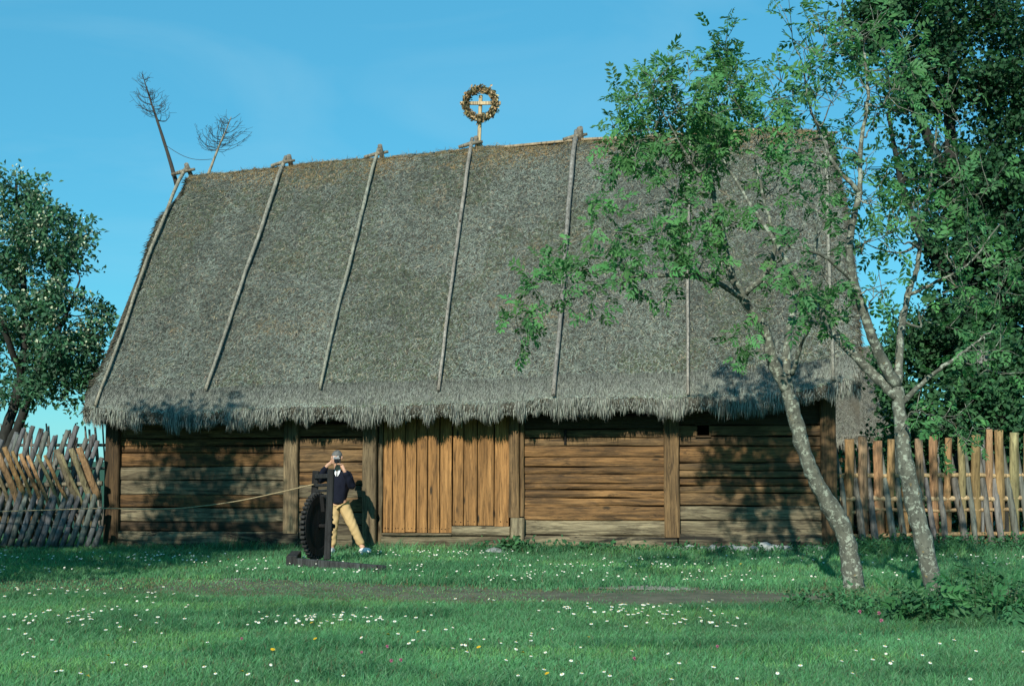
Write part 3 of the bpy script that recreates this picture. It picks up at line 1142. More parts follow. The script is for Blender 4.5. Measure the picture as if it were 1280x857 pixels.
# ------------------------------------------------------------------ trees
def build_tree(name, limbs, clusters, label, cat, leaf_fn, barkmat, seed, group=None, twig_r=.012, base=None, twigs=5, twig_len=.45, flower_fn=None, limb_sides=10, tip_at=(.25, .5, .75, 1.0)):
    """limbs: list of (points (n,3), r0, r1); clusters: (m,3) leaf centres reached by grown branches."""
    rg = np.random.default_rng(seed)
    base = np.array(limbs[0][0][0], float) if base is None else np.asarray(base)
    base = np.array([base[0], base[1], 0.0])
    root = empty(name, base, 0, label, cat, group)
    tb = MB()
    nodes, nrad = [], []
    for pts, r0, r1 in limbs:
        pp = smooth_path(np.array(pts), 6)
        k = len(pp)
        jit = rg.normal(0, .005, (k, 3))
        jit[0] = 0
        pp = pp + jit
        rr = np.linspace(r0, r1, k)
        tb.tube(pp - base, rr * (1 + .07 * rg.normal(size=k)), limb_sides, rough=.10)
        nodes += list(pp[k // 5:])
        nrad += list(rr[k // 5:])
    nodes = np.array(nodes)
    nrad = np.array(nrad)
    tips, tdir = [], []
    c0 = nodes.mean(0)
    order = np.argsort([np.min(np.linalg.norm(nodes - c, axis=1)) for c in clusters])
    for ci in order:
        c = clusters[ci]
        dv = np.linalg.norm(nodes - c, axis=1) + .5 * np.clip(nodes[:, 2] - c[2] + .1, 0, None)
        k = int(np.argmin(dv))
        a = nodes[k]
        L = np.linalg.norm(c - a)
        r0 = min(nrad[k] * .75, twig_r + .012 * L)
        m1 = a + (c - a) * .35 + np.array([0, 0, -.04 * L]) + rg.normal(0, .09 * L + .01, 3)
        m2 = a + (c - a) * .7 + np.array([0, 0, .05 * L]) + rg.normal(0, .09 * L + .01, 3)
        pp = smooth_path(np.array([a, m1, m2, c]), 4)
        rr = np.linspace(r0, max(.004, twig_r * .35), len(pp))
        tb.tube(pp - base, rr, 6, caps=False)
        nodes = np.concatenate([nodes, pp[4:]])
        nrad = np.concatenate([nrad, rr[4:]])
        od = unit(c - a)
        for q in range(twigs):
            i2 = rg.integers(len(pp) // 2, len(pp))
            d = unit(od * .7 + rg.normal(0, .75, 3) + np.array([0, 0, .25]))
            ln = twig_len * rg.uniform(.5, 1.2)
            e = pp[i2] + d * ln
            mm = (pp[i2] + e) / 2 + rg.normal(0, .05 * ln, 3)
            tb.tube(np.array([pp[i2], mm, e]) - base, [twig_r * .4, twig_r * .32, .003], 4, caps=False)
            for s_ in tip_at:
                tips.append(pp[i2] + (e - pp[i2]) * s_)
                tdir.append(d)
    tb.build('trunk', barkmat, root)
    tips, tdir = np.array(tips), np.array(tdir)
    lb = MB()
    leaf_fn(lb, tips - base, tdir, rg)
    lb.build('crown', M['leaf'], root)
    if flower_fn:
        fbm_ = MB()
        flower_fn(fbm_, tips - base, tdir, rg)
        fbm_.build('blossom', M['petal'], root)
    return root


def pinnate(green, per=1.0, size=.15):
    def fn(mb, tips, tdir, rg):
        rep = max(1, int(per))
        tp = np.repeat(tips, rep, axis=0)
        td = np.repeat(tdir, rep, axis=0)
        keep = rg.random(len(tp)) < per / rep
        tp, td = tp[keep], td[keep]
        n = len(tp)
        d = unit(td * .6 + unit(rg.normal(size=(n, 3))) * .9 + np.array([0, 0, -.05]))
        nrm = unit(np.array([-.1, -.45, .85]) + rg.normal(0, .45, (n, 3)))
        s = unit(np.cross(d, nrm))
        up = np.cross(s, d)
        L = size * rg.uniform(.65, 1.25, n)[:, None]
        col0 = np.asarray(green)[None, :] * rg.uniform(.65, 1.45, (n, 1)) * rg.uniform(.9, 1.1, (n, 3))
        B, D, NN, LL, CC = [], [], [], [], []
        npair = 4
        for q in range(npair):
            fr = .22 + .72 * q / (npair - 1)
            pos = tp + d * L * fr - up * L * (.28 * fr * fr)
            ll = (L * .50 * (1.0 - .35 * abs(fr - .55)))[:, 0]
            for sg in (-1, 1):
                B.append(pos)
                D.append(unit(d * .75 + s * sg * 1.0 - up * .35 + rg.normal(0, .22, (n, 3))))
                NN.append(up)
                LL.append(ll)
                CC.append(col0)
        B.append(tp + d * L * .95 - up * L * .26)
        D.append(unit(d - up * .5))
        NN.append(up)
        LL.append((L * .4)[:, 0])
        CC.append(col0)
        B, D, NN, CC = map(np.concatenate, (B, D, NN, CC))
        LL = np.concatenate(LL)
        mb.leaves(B, D, NN, LL * rg.uniform(.8, 1.2, len(LL)), LL * .46, CC)
    return fn


def broad(green, per=4, size=.09, spread=.10, wid=.6, alt=None):
    def fn(mb, tips, tdir, rg):
        tp = np.repeat(tips, per, axis=0)
        td = np.repeat(tdir, per, axis=0)
        n = len(tp)
        tp = tp + rg.normal(0, spread, (n, 3))
        d = unit(td * .5 + unit(rg.normal(size=(n, 3))))
        nrm = unit(np.array([-.1, -.45, .7]) + rg.normal(0, .6, (n, 3)))
        L = size * rg.uniform(.6, 1.35, n)
        c = np.asarray(green)[None, :] * rg.uniform(.55, 1.5, (n, 1)) * rg.uniform(.9, 1.1, (n, 3))
        if alt is not None:
            k = rg.random(n) < .2
            c[k] = np.asarray(alt) * rg.uniform(.7, 1.3, (k.sum(), 1))
        mb.leaves(tp, d, nrm, L, L * wid, c)
    return fn


def px_clusters(spec, rg):
    """spec rows: (px, py, rx, ry, Y, dY, count) -> world points scattered in that region"""
    out = []
    for (px, py, rx, ry, Y, dY, cnt) in spec:
        for q in range(cnt):
            a, r_ = rg.uniform(0, 2 * math.pi), math.sqrt(rg.random())
            out.append(P(px + rx * r_ * math.cos(a), py + ry * r_ * math.sin(a), Y + rg.uniform(-dY, dY)))
    return np.array(out)


GREEN_ROWAN = (0.075, 0.205, 0.068)
GREEN_DARK = (0.023, 0.078, 0.033)
GREEN_WB = (0.056, 0.152, 0.080)

# leaning rowan in front of the barn
YA = 17.5
rgA = np.random.default_rng(21)
T = lambda l: np.array([P(a, b, y) for a, b, y in l])
limbsA = [
    (T([(1068, 741, 17.5), (1064, 705, 17.5), (1053, 660, 17.5), (1028, 615, 17.45), (1009, 575, 17.4), (995, 525, 17.4), (984, 486, 17.4)]), .130, .082),
    (T([(984, 488, 17.4), (966, 452, 17.35), (955, 410, 17.3), (930, 375, 17.2), (913, 335, 17.1), (902, 290, 17.1), (893, 245, 17.1), (886, 205, 17.15), (880, 160, 17.2)]), .078, .016),
    (T([(986, 486, 17.4), (983, 440, 17.6), (990, 395, 17.9), (1008, 350, 18.1), (1020, 300, 18.3), (1012, 240, 18.5)]), .062, .014),
    (T([(928, 373, 17.2), (893, 352, 16.9), (850, 344, 16.6), (800, 345, 16.4), (765, 352, 16.2), (725, 368, 16.0), (685, 388, 15.9), (645, 404, 15.8)]), .036, .006),
    (T([(876, 346, 16.75), (852, 325, 16.5), (828, 302, 16.3), (790, 292, 16.2), (758, 290, 16.1)]), .022, .006),
    (T([(932, 368, 17.2), (962, 335, 17.0), (968, 300, 16.9), (955, 250, 16.8), (940, 180, 16.7)]), .036, .010),
    (T([(893, 245, 17.1), (872, 215, 16.9), (850, 180, 16.7), (828, 140, 16.6)]), .022, .006),
    (T([(990, 468, 17.4), (1002, 430, 17.1), (1012, 412, 16.9)]), .03, .012),
    (T([(902, 290, 17.1), (876, 262, 17.4), (840, 240, 17.7), (800, 205, 17.9)]), .022, .006),
]
clA = px_clusters([
    (850, 130, 75, 55, 17.2, 1.0, 25), (905, 185, 60, 50, 17.3, 1.0, 17), (840, 205, 60, 40, 17.3, .8, 13), (800, 150, 32, 45, 17.2, .7, 10),
    (955, 125, 50, 60, 17.4, 1.0, 8), (950, 255, 50, 45, 17.5, 1.0, 4), (870, 275, 60, 30, 17.1, .8, 10),
    (745, 295, 38, 18, 16.2, .4, 3), (745, 345, 55, 20, 16.1, .4, 5), (690, 372, 34, 16, 15.9, .25, 4), (640, 408, 20, 6, 15.8, .2, 3), (800, 325, 40, 25, 16.4, .5, 4),
    (985, 345, 34, 26, 17.3, .6, 3), (930, 420, 18, 20, 17.1, .4, 3), (850, 335, 40, 15, 16.6, .4, 5), (1020, 395, 22, 15, 16.7, .3, 4), (910, 80, 14, 30, 17.2, .4, 7)], rgA)
build_tree('rowan_tree', limbsA, clA, 'leaning lichen-grey rowan tree in front of the barn with long branch to the left', 'tree', pinnate(GREEN_ROWAN, 2.0, .175), M['bark_lichen'], 21, twigs=3, twig_len=.36, tip_at=(.55, 1.0))

# second rowan, nearer, to its right
limbsB = [
    (T([(1174, 760, 15.8), (1164, 715, 15.8), (1147, 650, 15.8), (1133, 585, 15.8), (1126, 525, 15.8), (1121, 485, 15.8)]), .110, .076),
    (T([(1121, 496, 15.8), (1088, 464, 15.9), (1050, 426, 16.0), (1018, 378, 16.2), (978, 315, 16.4), (936, 252, 16.6), (905, 200, 16.7)]), .062, .012),
    (T([(1120, 482, 15.8), (1098, 440, 15.7), (1083, 400, 15.6), (1067, 350, 15.5), (1062, 300, 15.4), (1074, 240, 15.4), (1076, 180, 15.4), (1085, 120, 15.4), (1080, 60, 15.4)]), .066, .012),
    (T([(1122, 480, 15.8), (1126, 420, 16.0), (1135, 370, 16.2), (1146, 335, 16.3), (1152, 285, 16.4), (1165, 220, 16.5), (1172, 150, 16.5)]), .05, .010),
    (T([(1126, 505, 15.8), (1165, 468, 15.6), (1190, 450, 15.5), (1215, 432, 15.4), (1240, 412, 15.3)]), .032, .006),
    (T([(1067, 350, 15.5), (1030, 320, 15.3), (1000, 312, 15.2), (970, 300, 15.1)]), .026, .007),
    (T([(1135, 370, 16.2), (1165, 355, 16.0), (1210, 330, 15.8), (1250, 280, 15.7)]), .024, .007),
    (T([(1074, 240, 15.4), (1040, 200, 15.3), (1015, 140, 15.2), (1000, 70, 15.1)]), .026, .007),
]
rgB = np.random.default_rng(5)
clB = px_clusters([
    (1010, 100, 55, 75, 15.4, .9, 16), (1070, 70, 60, 70, 15.5, 1.0, 18), (1120, 110, 50, 60, 15.8, 1.0, 11), (1050, 190, 50, 40, 15.5, .8, 9), (1092, 240, 26, 80, 15.6, .5, 9),
    (1010, 250, 60, 50, 15.6, .8, 6), (1120, 280, 60, 60, 16.0, .9, 14), (1200, 250, 60, 70, 15.9, .9, 12), (1230, 330, 45, 45, 15.6, .8, 10),
    (1000, 340, 30, 20, 15.3, .4, 5), (1030, 400, 18, 15, 15.6, .3, 3), (1090, 365, 15, 14, 15.3, .3, 3), (1190, 520, 40, 25, 15.9, .4, 6), (1148, 512, 8, 7, 15.6, .15, 1),
    (1185, 385, 40, 30, 16.1, .6, 5), (1245, 440, 35, 35, 15.4, .5, 5), (1190, 160, 40, 40, 16.3, .7, 4)], rgB)
build_tree('rowan_tree', limbsB, clB, 'nearest rowan tree, straighter spotted trunk forking into several limbs before the picket fence', 'tree', pinnate((0.070, 0.195, 0.070), 1.6, .175), M['bark_lichen'], 22, twigs=3, twig_len=.36, tip_at=(.55, 1.0))

# big maple far right behind the fence
YM = 31.0
limbsM = [
    (T([(1212, 640, 31), (1213, 560, 31), (1212, 460, 31), (1208, 380, 31), (1200, 300, 31), (1190, 200, 31), (1185, 100, 31)]), .34, .10),
    (T([(1212, 450, 31), (1245, 380, 31.3), (1262, 250, 31.6), (1268, 100, 32)]), .18, .06),
    (T([(1206, 370, 31), (1160, 310, 30.6), (1130, 240, 30.4), (1110, 140, 30.2)]), .14, .04),
    (T([(1213, 470, 31), (1280, 420, 30.6), (1330, 330, 30.2), (1360, 200, 30)]), .15, .05),
    (T([(1195, 240, 31), (1150, 150, 31), (1120, 50, 31.2), (1105, -20, 31.2)]), .12, .04),
]
rgM = np.random.default_rng(14)
clM = px_clusters([
    (1150, 20, 60, 60, 31, 2.0, 28), (1095, 40, 38, 45, 31, 1.5, 14), (1240, 30, 75, 75, 31.5, 2.2, 44), (1265, 140, 55, 60, 31.5, 2.2, 34), (1165, 115, 48, 40, 31, 1.6, 18), (1225, 215, 40, 28, 31, 1.6, 12), (1270, 270, 45, 60, 31, 2.2, 30),
    (1140, 205, 14, 26, 30.8, .8, 3), (1205, 400, 40, 30, 31, 1.4, 13), (1265, 400, 45, 70, 31, 2.0, 32), (1155, 320, 24, 20, 30.6, 1.0, 5), (1195, 272, 26, 18, 30.8, 1.0, 6), (1345, 200, 50, 190, 30.5, 2.5, 44), (1215, 255, 30, 40, 31, 1.5, 12), (1225, 330, 35, 35, 31, 1.5, 14), (1185, 215, 18, 40, 31, 1.2, 6)], rgM)
build_tree('maple_tree', limbsM, clM, 'tall dense dark maple rising behind the picket fence', 'tree', broad(GREEN_DARK, 8, .115, .16, .85, alt=(0.035, 0.105, 0.04)), M['bark_dark'], 31, twigs=5, twig_len=.62, twig_r=.02)

# lower bushy trees behind the fence
for (px, py, Y, rx, ry, cnt, lab, sd) in (
        (1165, 470, 33.5, 60, 75, 60, 'low round dark bushy tree behind the fence, beside the far thatched shed', 41),
        (1255, 500, 29.0, 55, 60, 60, 'low bushy tree behind the right end of the picket fence', 42),
        (1150, 585, 35.0, 48, 55, 44, 'dark low shrub just behind the picket fence in front of the bushy tree', 43),
        (1215, 610, 34.0, 48, 50, 44, 'dark low shrub behind the picket fence at the foot of the tall maple', 44),
        (1290, 600, 32.5, 40, 55, 40, 'dark low shrub behind the picket fence, farthest to the right', 45),
        (1090, 625, 38.0, 45, 38, 40, 'low shrub between the picket fence and the far thatched shed', 46)):
    c = P(px, 600, Y)
    hz_ = P(px, py, Y)[2]
    lim = [(np.array([[c[0], Y, 0], [c[0] + .1, Y, hz_ * .3], [c[0], Y, hz_ * .65], [c[0] + .05, Y, hz_]]), .12, .04)]
    rg = np.random.default_rng(sd)
    cl = px_clusters([(px, py, rx, ry, Y, 1.3, cnt)], rg)
    cl[:, 2] = np.maximum(cl[:, 2], .25)
    build_tree('bushy_tree', lim, cl, lab, 'tree', broad((0.036, 0.108, 0.046), 6, .13, .16, .8, alt=(0.055, 0.15, 0.06)), M['bark_dark'], sd, twigs=6, twig_len=.6, twig_r=.015)

# whitebeam in flower on the left
YL = 29.0
limbsL = [
    (T([(-6, 640, 29), (2, 560, 29), (18, 505, 29), (30, 440, 29), (30, 360, 29), (24, 290, 29), (20, 230, 29)]), .14, .025),
    (T([(2, 575, 29), (22, 535, 28.8), (40, 485, 28.6), (58, 440, 28.4), (80, 400, 28.2), (100, 350, 28)]), .11, .02),
    (T([(-6, 560, 29), (-40, 500, 29.2), (-60, 420, 29.3), (-70, 320, 29.4)]), .12, .03),
    (T([(30, 420, 29), (55, 370, 29.3), (80, 320, 29.5), (95, 280, 29.6)]), .07, .015),
    (T([(28, 470, 29), (8, 420, 28.5), (-8, 360, 28.2), (-10, 290, 28)]), .08, .02),
]
rgL = np.random.default_rng(15)
clL = px_clusters([(22, 268, 46, 40, 29, 1.6, 30), (72, 300, 46, 32, 29, 1.4, 30), (55, 355, 62, 38, 29, 1.6, 32), (30, 420, 60, 50, 28.8, 1.8, 38), (90, 410, 42, 50, 28.8, 1.3, 30),
                   (70, 475, 45, 28, 28.6, 1.0, 32), (20, 490, 40, 20, 28.8, 1.2, 14), (-40, 340, 60, 120, 29.2, 1.8, 44), (112, 470, 14, 18, 28.4, .5, 7)], rgL)


def flowers(mb, tips, tdir, rg):
    hi = tips[:, 2] > 3.6
    t = tips[hi & (rg.random(len(tips)) < .10) & (tips[:, 1] < .6)]
    for q in range(7):
        n = len(t)
        b = t + rg.normal(0, .055, (n, 3)) + np.array([0, -.04, .06])
        mb.leaves(b, unit(rg.normal(size=(n, 3)) + np.array([0, 0, .3])), unit(rg.normal(size=(n, 3)) + np.array([0, -.6, .8])), np.full(n, .06), np.full(n, .05), np.array([0.50, 0.55, 0.38])[None] * rg.uniform(.7, 1.2, (n, 1)))


build_tree('whitebeam_tree', limbsL, clL, 'flowering whitebeam tree with cream blossom beyond the slanted pole fence', 'tree', broad(GREEN_WB, 4, .12, .085, .55, alt=(0.08, 0.14, 0.09)), M['bark_dark'], 51, twigs=4, twig_len=.42, twig_r=.014, flower_fn=flowers)

# a tree outside the frame on the left; its shade falls on the barn and the grass
bx, by = -8.5, 15.5
limS = [(np.array([[bx, by, 0], [bx + .1, by, 1.0], [bx, by + .1, 2.6], [bx + .1, by, 6.2]]), .17, .05)]
rgS = np.random.default_rng(77)
pts = unit(rgS.normal(size=(150, 3))) * (rgS.random((150, 1)) ** .4) * np.array([1.9, 1.9, 3.4]) + np.array([bx, by, 4.6])
build_tree('apple_tree', limS, pts, 'rounded apple tree standing on the lawn at the left, outside the picture', 'tree', broad(GREEN_WB, 5, .12, .15, .6), M['bark_dark'], 61, twigs=5, twig_len=.5, twig_r=.014)
bx2, by2 = -11.4, 15.9
limS2 = [(np.array([[bx2, by2, 0], [bx2 + .1, by2, 1.0], [bx2 - .1, by2 + .1, 2.4], [bx2 + .1, by2, 5.0]]), .17, .05)]
pts2 = unit(rgS.normal(size=(120, 3))) * (rgS.random((120, 1)) ** .4) * np.array([2.0, 1.8, 2.6]) + np.array([bx2, by2, 3.7])
build_tree('apple_tree', limS2, pts2, 'lower broad apple tree farther left on the lawn, outside the picture', 'tree', broad(GREEN_WB, 5, .12, .15, .6), M['bark_dark'], 62, twigs=5, twig_len=.5, twig_r=.014)

# ------------------------------------------------------------------ far thatched shed
sx, sy = 8.75, 44.0
shed = empty('thatched_shed', (sx, sy, 0), -PSI, 'far thatched shed half hidden behind the barn and picket fence', 'shed')
mb = MB()
mb.box((0, 2.4, 1.15), (5.4, 4.4, 2.3), tint=B_ * .7)
mb.build('wall', M['wood_h'], shed)
mb = MB()
nu = 40
us = np.linspace(-3.0, 3.0, nu)
secs = []
for xq in us:
    e = max(0, abs(xq) - 2.8) / .2
    d = .12 * e * e
    secs.append([(xq, -.45, 2.05 + d), (xq, -.5, 2.28 - d), (xq, .9, 3.75 - d), (xq, 2.4, 5.25 - d), (xq, 3.9, 3.75 - d), (xq, 5.3, 2.28 - d), (xq, 5.25, 2.05 + d), (xq, 2.4, 4.8), (xq, 0.0, 2.4)])
secs = np.array(secs) + np.stack([np.zeros((nu, 9)), .03 * rng.normal(size=(nu, 9)), .02 * rng.normal(size=(nu, 9))], -1)
m = 9
f = [(i * m + k, (i + 1) * m + k, (i + 1) * m + (k + 1) % m, i * m + (k + 1) % m) for i in range(nu - 1) for k in range(m)]
f += [tuple(range(m)), tuple((nu - 1) * m + k for k in range(m))[::-1]]
mb.add(secs.reshape(-1, 3), f, (1, 1, 1), 0, True)
n = 26000
xx = rng.uniform(-3, 3, n)
tq = rng.random(n)
p = np.stack([xx, -.5 + 2.9 * tq, 2.28 + 2.97 * tq], -1)
nn = np.array([0, -.715, .70])
d = unit(np.stack([rng.normal(0, .6, n), -np.ones(n) * .7, -np.ones(n) * .715], -1))
L = rng.uniform(.08, .22, n)[:, None]
p = p + nn * .02
mb.ribbons(p - d * L * .5, p + nn * .01, p + d * L * .5 + nn * .02, unit(np.cross(d, nn)), rng.uniform(.01, .018, n), vary((0.15, 0.148, 0.118), n, .45, .04), 1)
n = 5000
xx = rng.uniform(-3, 3, n)
p = np.stack([xx, rng.uniform(-.52, -.3, n), rng.uniform(2.1, 2.4, n)], -1)
tip = p + np.stack([rng.normal(0, .02, n), rng.uniform(-.03, .02, n), -rng.uniform(.1, .3, n)], -1)
mb.ribbons(p, (p + tip) / 2, tip, np.tile([[1.0, 0, 0]], (n, 1)), rng.uniform(.01, .02, n), vary((0.19, 0.188, 0.15), n, .4, .04), 1)
mb.build('thatch_roof', [M['thatch'], M['straw']], shed)

# ------------------------------------------------------------------ fences
TAN = (0.36, 0.22, 0.10)
GREYP = (0.165, 0.168, 0.145)


def stick(root, name, a, b, r, tint, flat=1.0, sides=8):
    mb = MB()
    a, b = np.asarray(a, float), np.asarray(b, float)
    t = np.linspace(0, 1, 7)[:, None]
    pp = a * (1 - t) + b * t + rng.normal(0, .0045 * min(2.0, np.linalg.norm(b - a)), (7, 3)) * np.sin(np.pi * t)
    mb.tube(pp, np.linspace(r * 1.08, r * .88, 7), sides, tint=tint, rough=.09, flat=flat)
    return mb.build(name, M['pole_wood'], root)


# right picket fence, woven: tan split pickets before the upper rails, grey poles before the lower ones
fb0 = G(1046, 684)
YF0, YF1 = 24.75, 25.6
fx0 = P(1048, 680, YF0)[0]
fx1 = P(1330, 680, YF1)[0]
fdir = unit(np.array([fx1 - fx0, YF1 - YF0, 0]))
fnrm = np.array([fdir[1], -fdir[0], 0])          # towards the camera
flen = np.linalg.norm([fx1 - fx0, YF1 - YF0])
rf = empty('picket_fence', (fx0, YF0, 0), math.atan2(fdir[1], fdir[0]), 'woven fence of tan split pickets and grey poles right of the barn', 'fence')


def fz(row, px=1160):
    return P(px, row, 25.1)[2]


def fxl(px):
    a = (px - 1048) / (1330 - 1048)
    return a * flen


for (row, r_, tint) in ((594, .042, (.50, .35, .18)), (623, .048, (.56, .40, .22)), (637, .034, (.40, .27, .14)), (668, .04, (.42, .29, .15))):
    mb = MB()
    n = 14
    xs = np.linspace(-.05, flen, n)
    pp = np.stack([xs, np.zeros(n), np.full(n, fz(row)) + .01 * rng.normal(size=n)], -1)
    mb.tube(pp, r_, 8, tint=tint, rough=.05)
    mb.build('rail', M['pole_wood'], rf)
tan_px = [(1062, 549, 26), (1078, 545, 24), (1096, 551, 25), (1113, 549, 20), (1128, 552, 16), (1147, 548, 22), (1165, 545, 23), (1184, 547, 20), (1200, 546, 20), (1219, 543, 25), (1236, 536, 20), (1248, 537, 24), (1268, 540, 26), (1285, 541, 24), (1301, 546, 22), (1318, 544, 24)]
for (px, row, wpx) in tan_px:
    x = fxl(px)
    r_ = wpx * .0146 * .31 * .5 * 1.7
    lean = random.uniform(-.05, .06)
    tint = vary(TAN if random.random() < .8 else (.30, .23, .12), 1, .2)[0]
    stick(rf, 'picket', (x - lean + .05, .10, .05), (x - .02, -.105, fz(row, px)), r_, tint, .65)
gr_px = [(1050, 552), (1070, 556), (1087, 551), (1104, 549), (1121, 556), (1137, 560), (1156, 556), (1174, 559), (1192, 558), (1210, 556), (1228, 553), (1243, 552), (1259, 556), (1276, 553), (1293, 556), (1310, 555), (1325, 555)]
for (px, row) in gr_px:
    x = fxl(px)
    lean = random.uniform(.02, .16)
    stick(rf, 'pole', (x + lean, -.13, .03), (x - lean * .3, .10, fz(row + random.uniform(-3, 3), px)), random.uniform(.048, .064), vary(GREYP, 1, .2)[0])

# left slanted pole fence
lf = empty('slanted_pole_fence', (G(65, 686)[0], 25.7, 0), 0, 'slanted pole fence with tan slabs above grey leaning poles left of the barn', 'fence')
lb = np.array([G(65, 686)[0], 25.7, 0])


def LP(px, py, y):
    return P(px, py, y) - lb


for (r0, r1, yy, tint, rr) in ((608, 604, 25.7, (.3, .26, .18), .045), (640, 638, 25.72, (.2, .18, .14), .04), (681, 684, 25.62, (.26, .26, .23), .05)):
    mb = MB()
    pts = [LP(px, r0 + (r1 - r0) * (px + 60) / 190, yy) for px in np.linspace(-60, 128, 9)]
    mb.tube(pts, rr, 8, tint=tint, rough=.08)
    mb.build('rail', M['pole_wood'], lf)
for px in np.arange(-70, 122, 9.4):
    dx = random.uniform(-2, 2)
    tt_ = vary((0.135, 0.142, 0.132), 1, .25)[0]  # darkened grey, the shade on these poles is put into the tint
    k_ = min(1.0, (127 - px) / 50)
    a_ = LP(px - 2 + dx, 684 + random.uniform(-2, 2), 25.5)
    b_ = LP(px + 48 + dx + random.uniform(-5, 5), 540 + random.uniform(-8, 10), 25.95)
    stick(lf, 'pole', a_, a_ + (b_ - a_) * k_, random.uniform(.045, .058), tt_)
for px in np.arange(-64, 112, 10.2):
    dx = random.uniform(-2.5, 2.5)
    tt_ = vary(TAN if random.random() < .55 else (.20, .17, .10), 1, .22)[0]
    a_ = LP(px + 44 + dx, 672, 25.95)
    b_ = LP(px + dx - random.uniform(-1, 5), 562 + random.uniform(-5, 8), 25.42)
    k_ = min(1.0, max(.0, (px + 44 - 124) / 44)) if px + 44 > 124 else 0
    if k_ > .45:
        continue
    stick(lf, 'slab', a_ + (b_ - a_) * k_, b_, random.uniform(.05, .068), tt_, .6)

# thin stick fence further back on the left
bf0 = np.array([P(65, 600, 33)[0], 33.0, 0])
bf = empty('stick_fence', bf0, 0, 'far fence of thin upright sticks against the sky, beyond the slanted pole fence', 'fence')
for row in (556, 585):
    mb = MB()
    mb.tube([P(px, row, 33) - bf0 for px in np.linspace(-70, 150, 8)], .035, 7, tint=(.16, .15, .13), rough=.08)
    mb.build('rail', M['pole_wood'], bf)
for px in np.arange(-66, 150, 4.6):
    a = P(px + random.uniform(-5, 5), 640, 33 + random.uniform(-.08, .08))
    a[2] = 0
    b = P(px + random.uniform(-12, 12), 538 + random.uniform(-11, 9), 33 + random.uniform(-.1, .1))
    stick(bf, 'stick', a - bf0, b - bf0, random.uniform(.018, .032), vary((.17, .16, .14), 1, .3)[0], sides=5)

# grey weathered post pair behind the picket fence
gp = np.array([P(1232, 600, 28.2)[0], 28.2, 0])
gpo = empty('grey_post', gp, 0, 'tall grey weathered board post behind the picket fence', 'post')
for dx, zt, wd in ((-.055, fz(438) + .25, .10), (.07, fz(446) + .25, .09)):
    mb = MB()
    mb.box((dx, 0, zt / 2), (wd, .06, zt), tint=(.27, .275, .26), bev=.006)
    mb.build('board', M['pole_wood'], gpo)

# ------------------------------------------------------------------ toothed wheel stand
YW = 21.9
wb = np.array([P(400, 700, YW)[0], YW, 0])
ws = empty('toothed_wheel_stand', wb, 0, 'black wooden toothed wheel held in a post frame on a ground beam', 'farm machine')
K = YW / F        # metres per pixel at that depth


def WL(px, py, dy=0.0):
    return P(px, py, YW + dy) - wb


BLK = (0.010, 0.010, 0.010)
# wheel: axis turned so that it shows as a narrow ellipse
wn = unit(np.array([math.sin(R(71)), -math.cos(R(71)), 0.0]))
wt = np.cross(np.array([0, 0, 1.0]), wn)
wcen = WL(396, 657, .12)
RW = 37 * K
mb = MB()
k = 48
a = np.linspace(0, 2 * math.pi, k, endpoint=False)
ring = lambda r_, off: wcen + (np.cos(a) * r_)[:, None] * wt + (np.sin(a) * r_)[:, None] * np.array([0, 0, 1.0]) + wn * off
prof = [(.05, .05), (RW - .10, .035), (RW - .10, .045), (RW, .045), (RW, -.045), (RW - .10, -.045), (RW - .10, -.035), (.05, -.05)]
vv = np.concatenate([ring(r_, o_) for r_, o_ in prof])
ff = [(j * k + i, j * k + (i + 1) % k, ((j + 1) % 8) * k + (i + 1) % k, ((j + 1) % 8) * k + i) for j in range(8) for i in range(k)]
mb.add(vv, ff, BLK)
nteeth = 40
for q in range(nteeth):
    th = 2 * math.pi * q / nteeth
    rdir = math.cos(th) * wt + math.sin(th) * np.array([0, 0, 1.0])
    tdir_ = -math.sin(th) * wt + math.cos(th) * np.array([0, 0, 1.0])
    rot = np.stack([tdir_, wn, rdir], 1)
    mb.box(wcen + rdir * (RW + .025), (.042, .075, .065), rot=rot, tint=(.05, .05, .048), bev=.008)
mb.build('wheel', M['dark_wood'], ws)
mb = MB()
mb.tube([wcen - wn * .28, wcen + wn * .30], .035, 10, tint=BLK)
mb.build('axle', M['dark_wood'], ws)


def beam(name, a, b, sx_, sy_, tint=BLK, bev=.01, parent=ws, mat='dark_wood'):
    a, b = np.asarray(a), np.asarray(b)
    d = b - a
    L = np.linalg.norm(d)
    q = Vector(d).to_track_quat('Z', 'Y').to_matrix()
    mb = MB()
    mb.box((0, 0, 0), (sx_, sy_, L), rot=np.array(q), tint=tint, bev=bev)
    mb.V = [v + (a + b) / 2 for v in mb.V]
    return mb.build(name, M[mat], parent)


beam('upright', WL(409, 699, -.12), WL(414, 586, -.12), .085, .10, (.028, .029, .029))
beam('upright', WL(388, 697, .36), WL(395, 588, .36), .085, .10, (.02, .02, .02))
beam('brace', WL(402, 620, -.06), WL(404, 640, -.06), .05, .06)
for rr, th in ((595, .07), (606, .05), (613, .045), (620, .05)):
    beam('rung', WL(393, rr + .5, .38), WL(414, rr - .5, -.14), th, th, (.035, .036, .036))
e0, e1 = G(368, 709), G(481, 716)
b0 = np.array([e0[0], e0[1], .085]) - wb
b1 = np.array([e1[0], e1[1] - .1, .055]) - wb
beam('ground_beam', b0, b1, .10, .12, (.062, .066, .064))
b2 = np.array([G(366, 706)[0], G(366, 706)[1] + .35, .10]) - wb
beam('foot_block', b0 + np.array([-.03, -.10, .01]), b2 + np.array([-.03, .2, 0]), .16, .17, (.05, .052, .05))
ws.location = wb

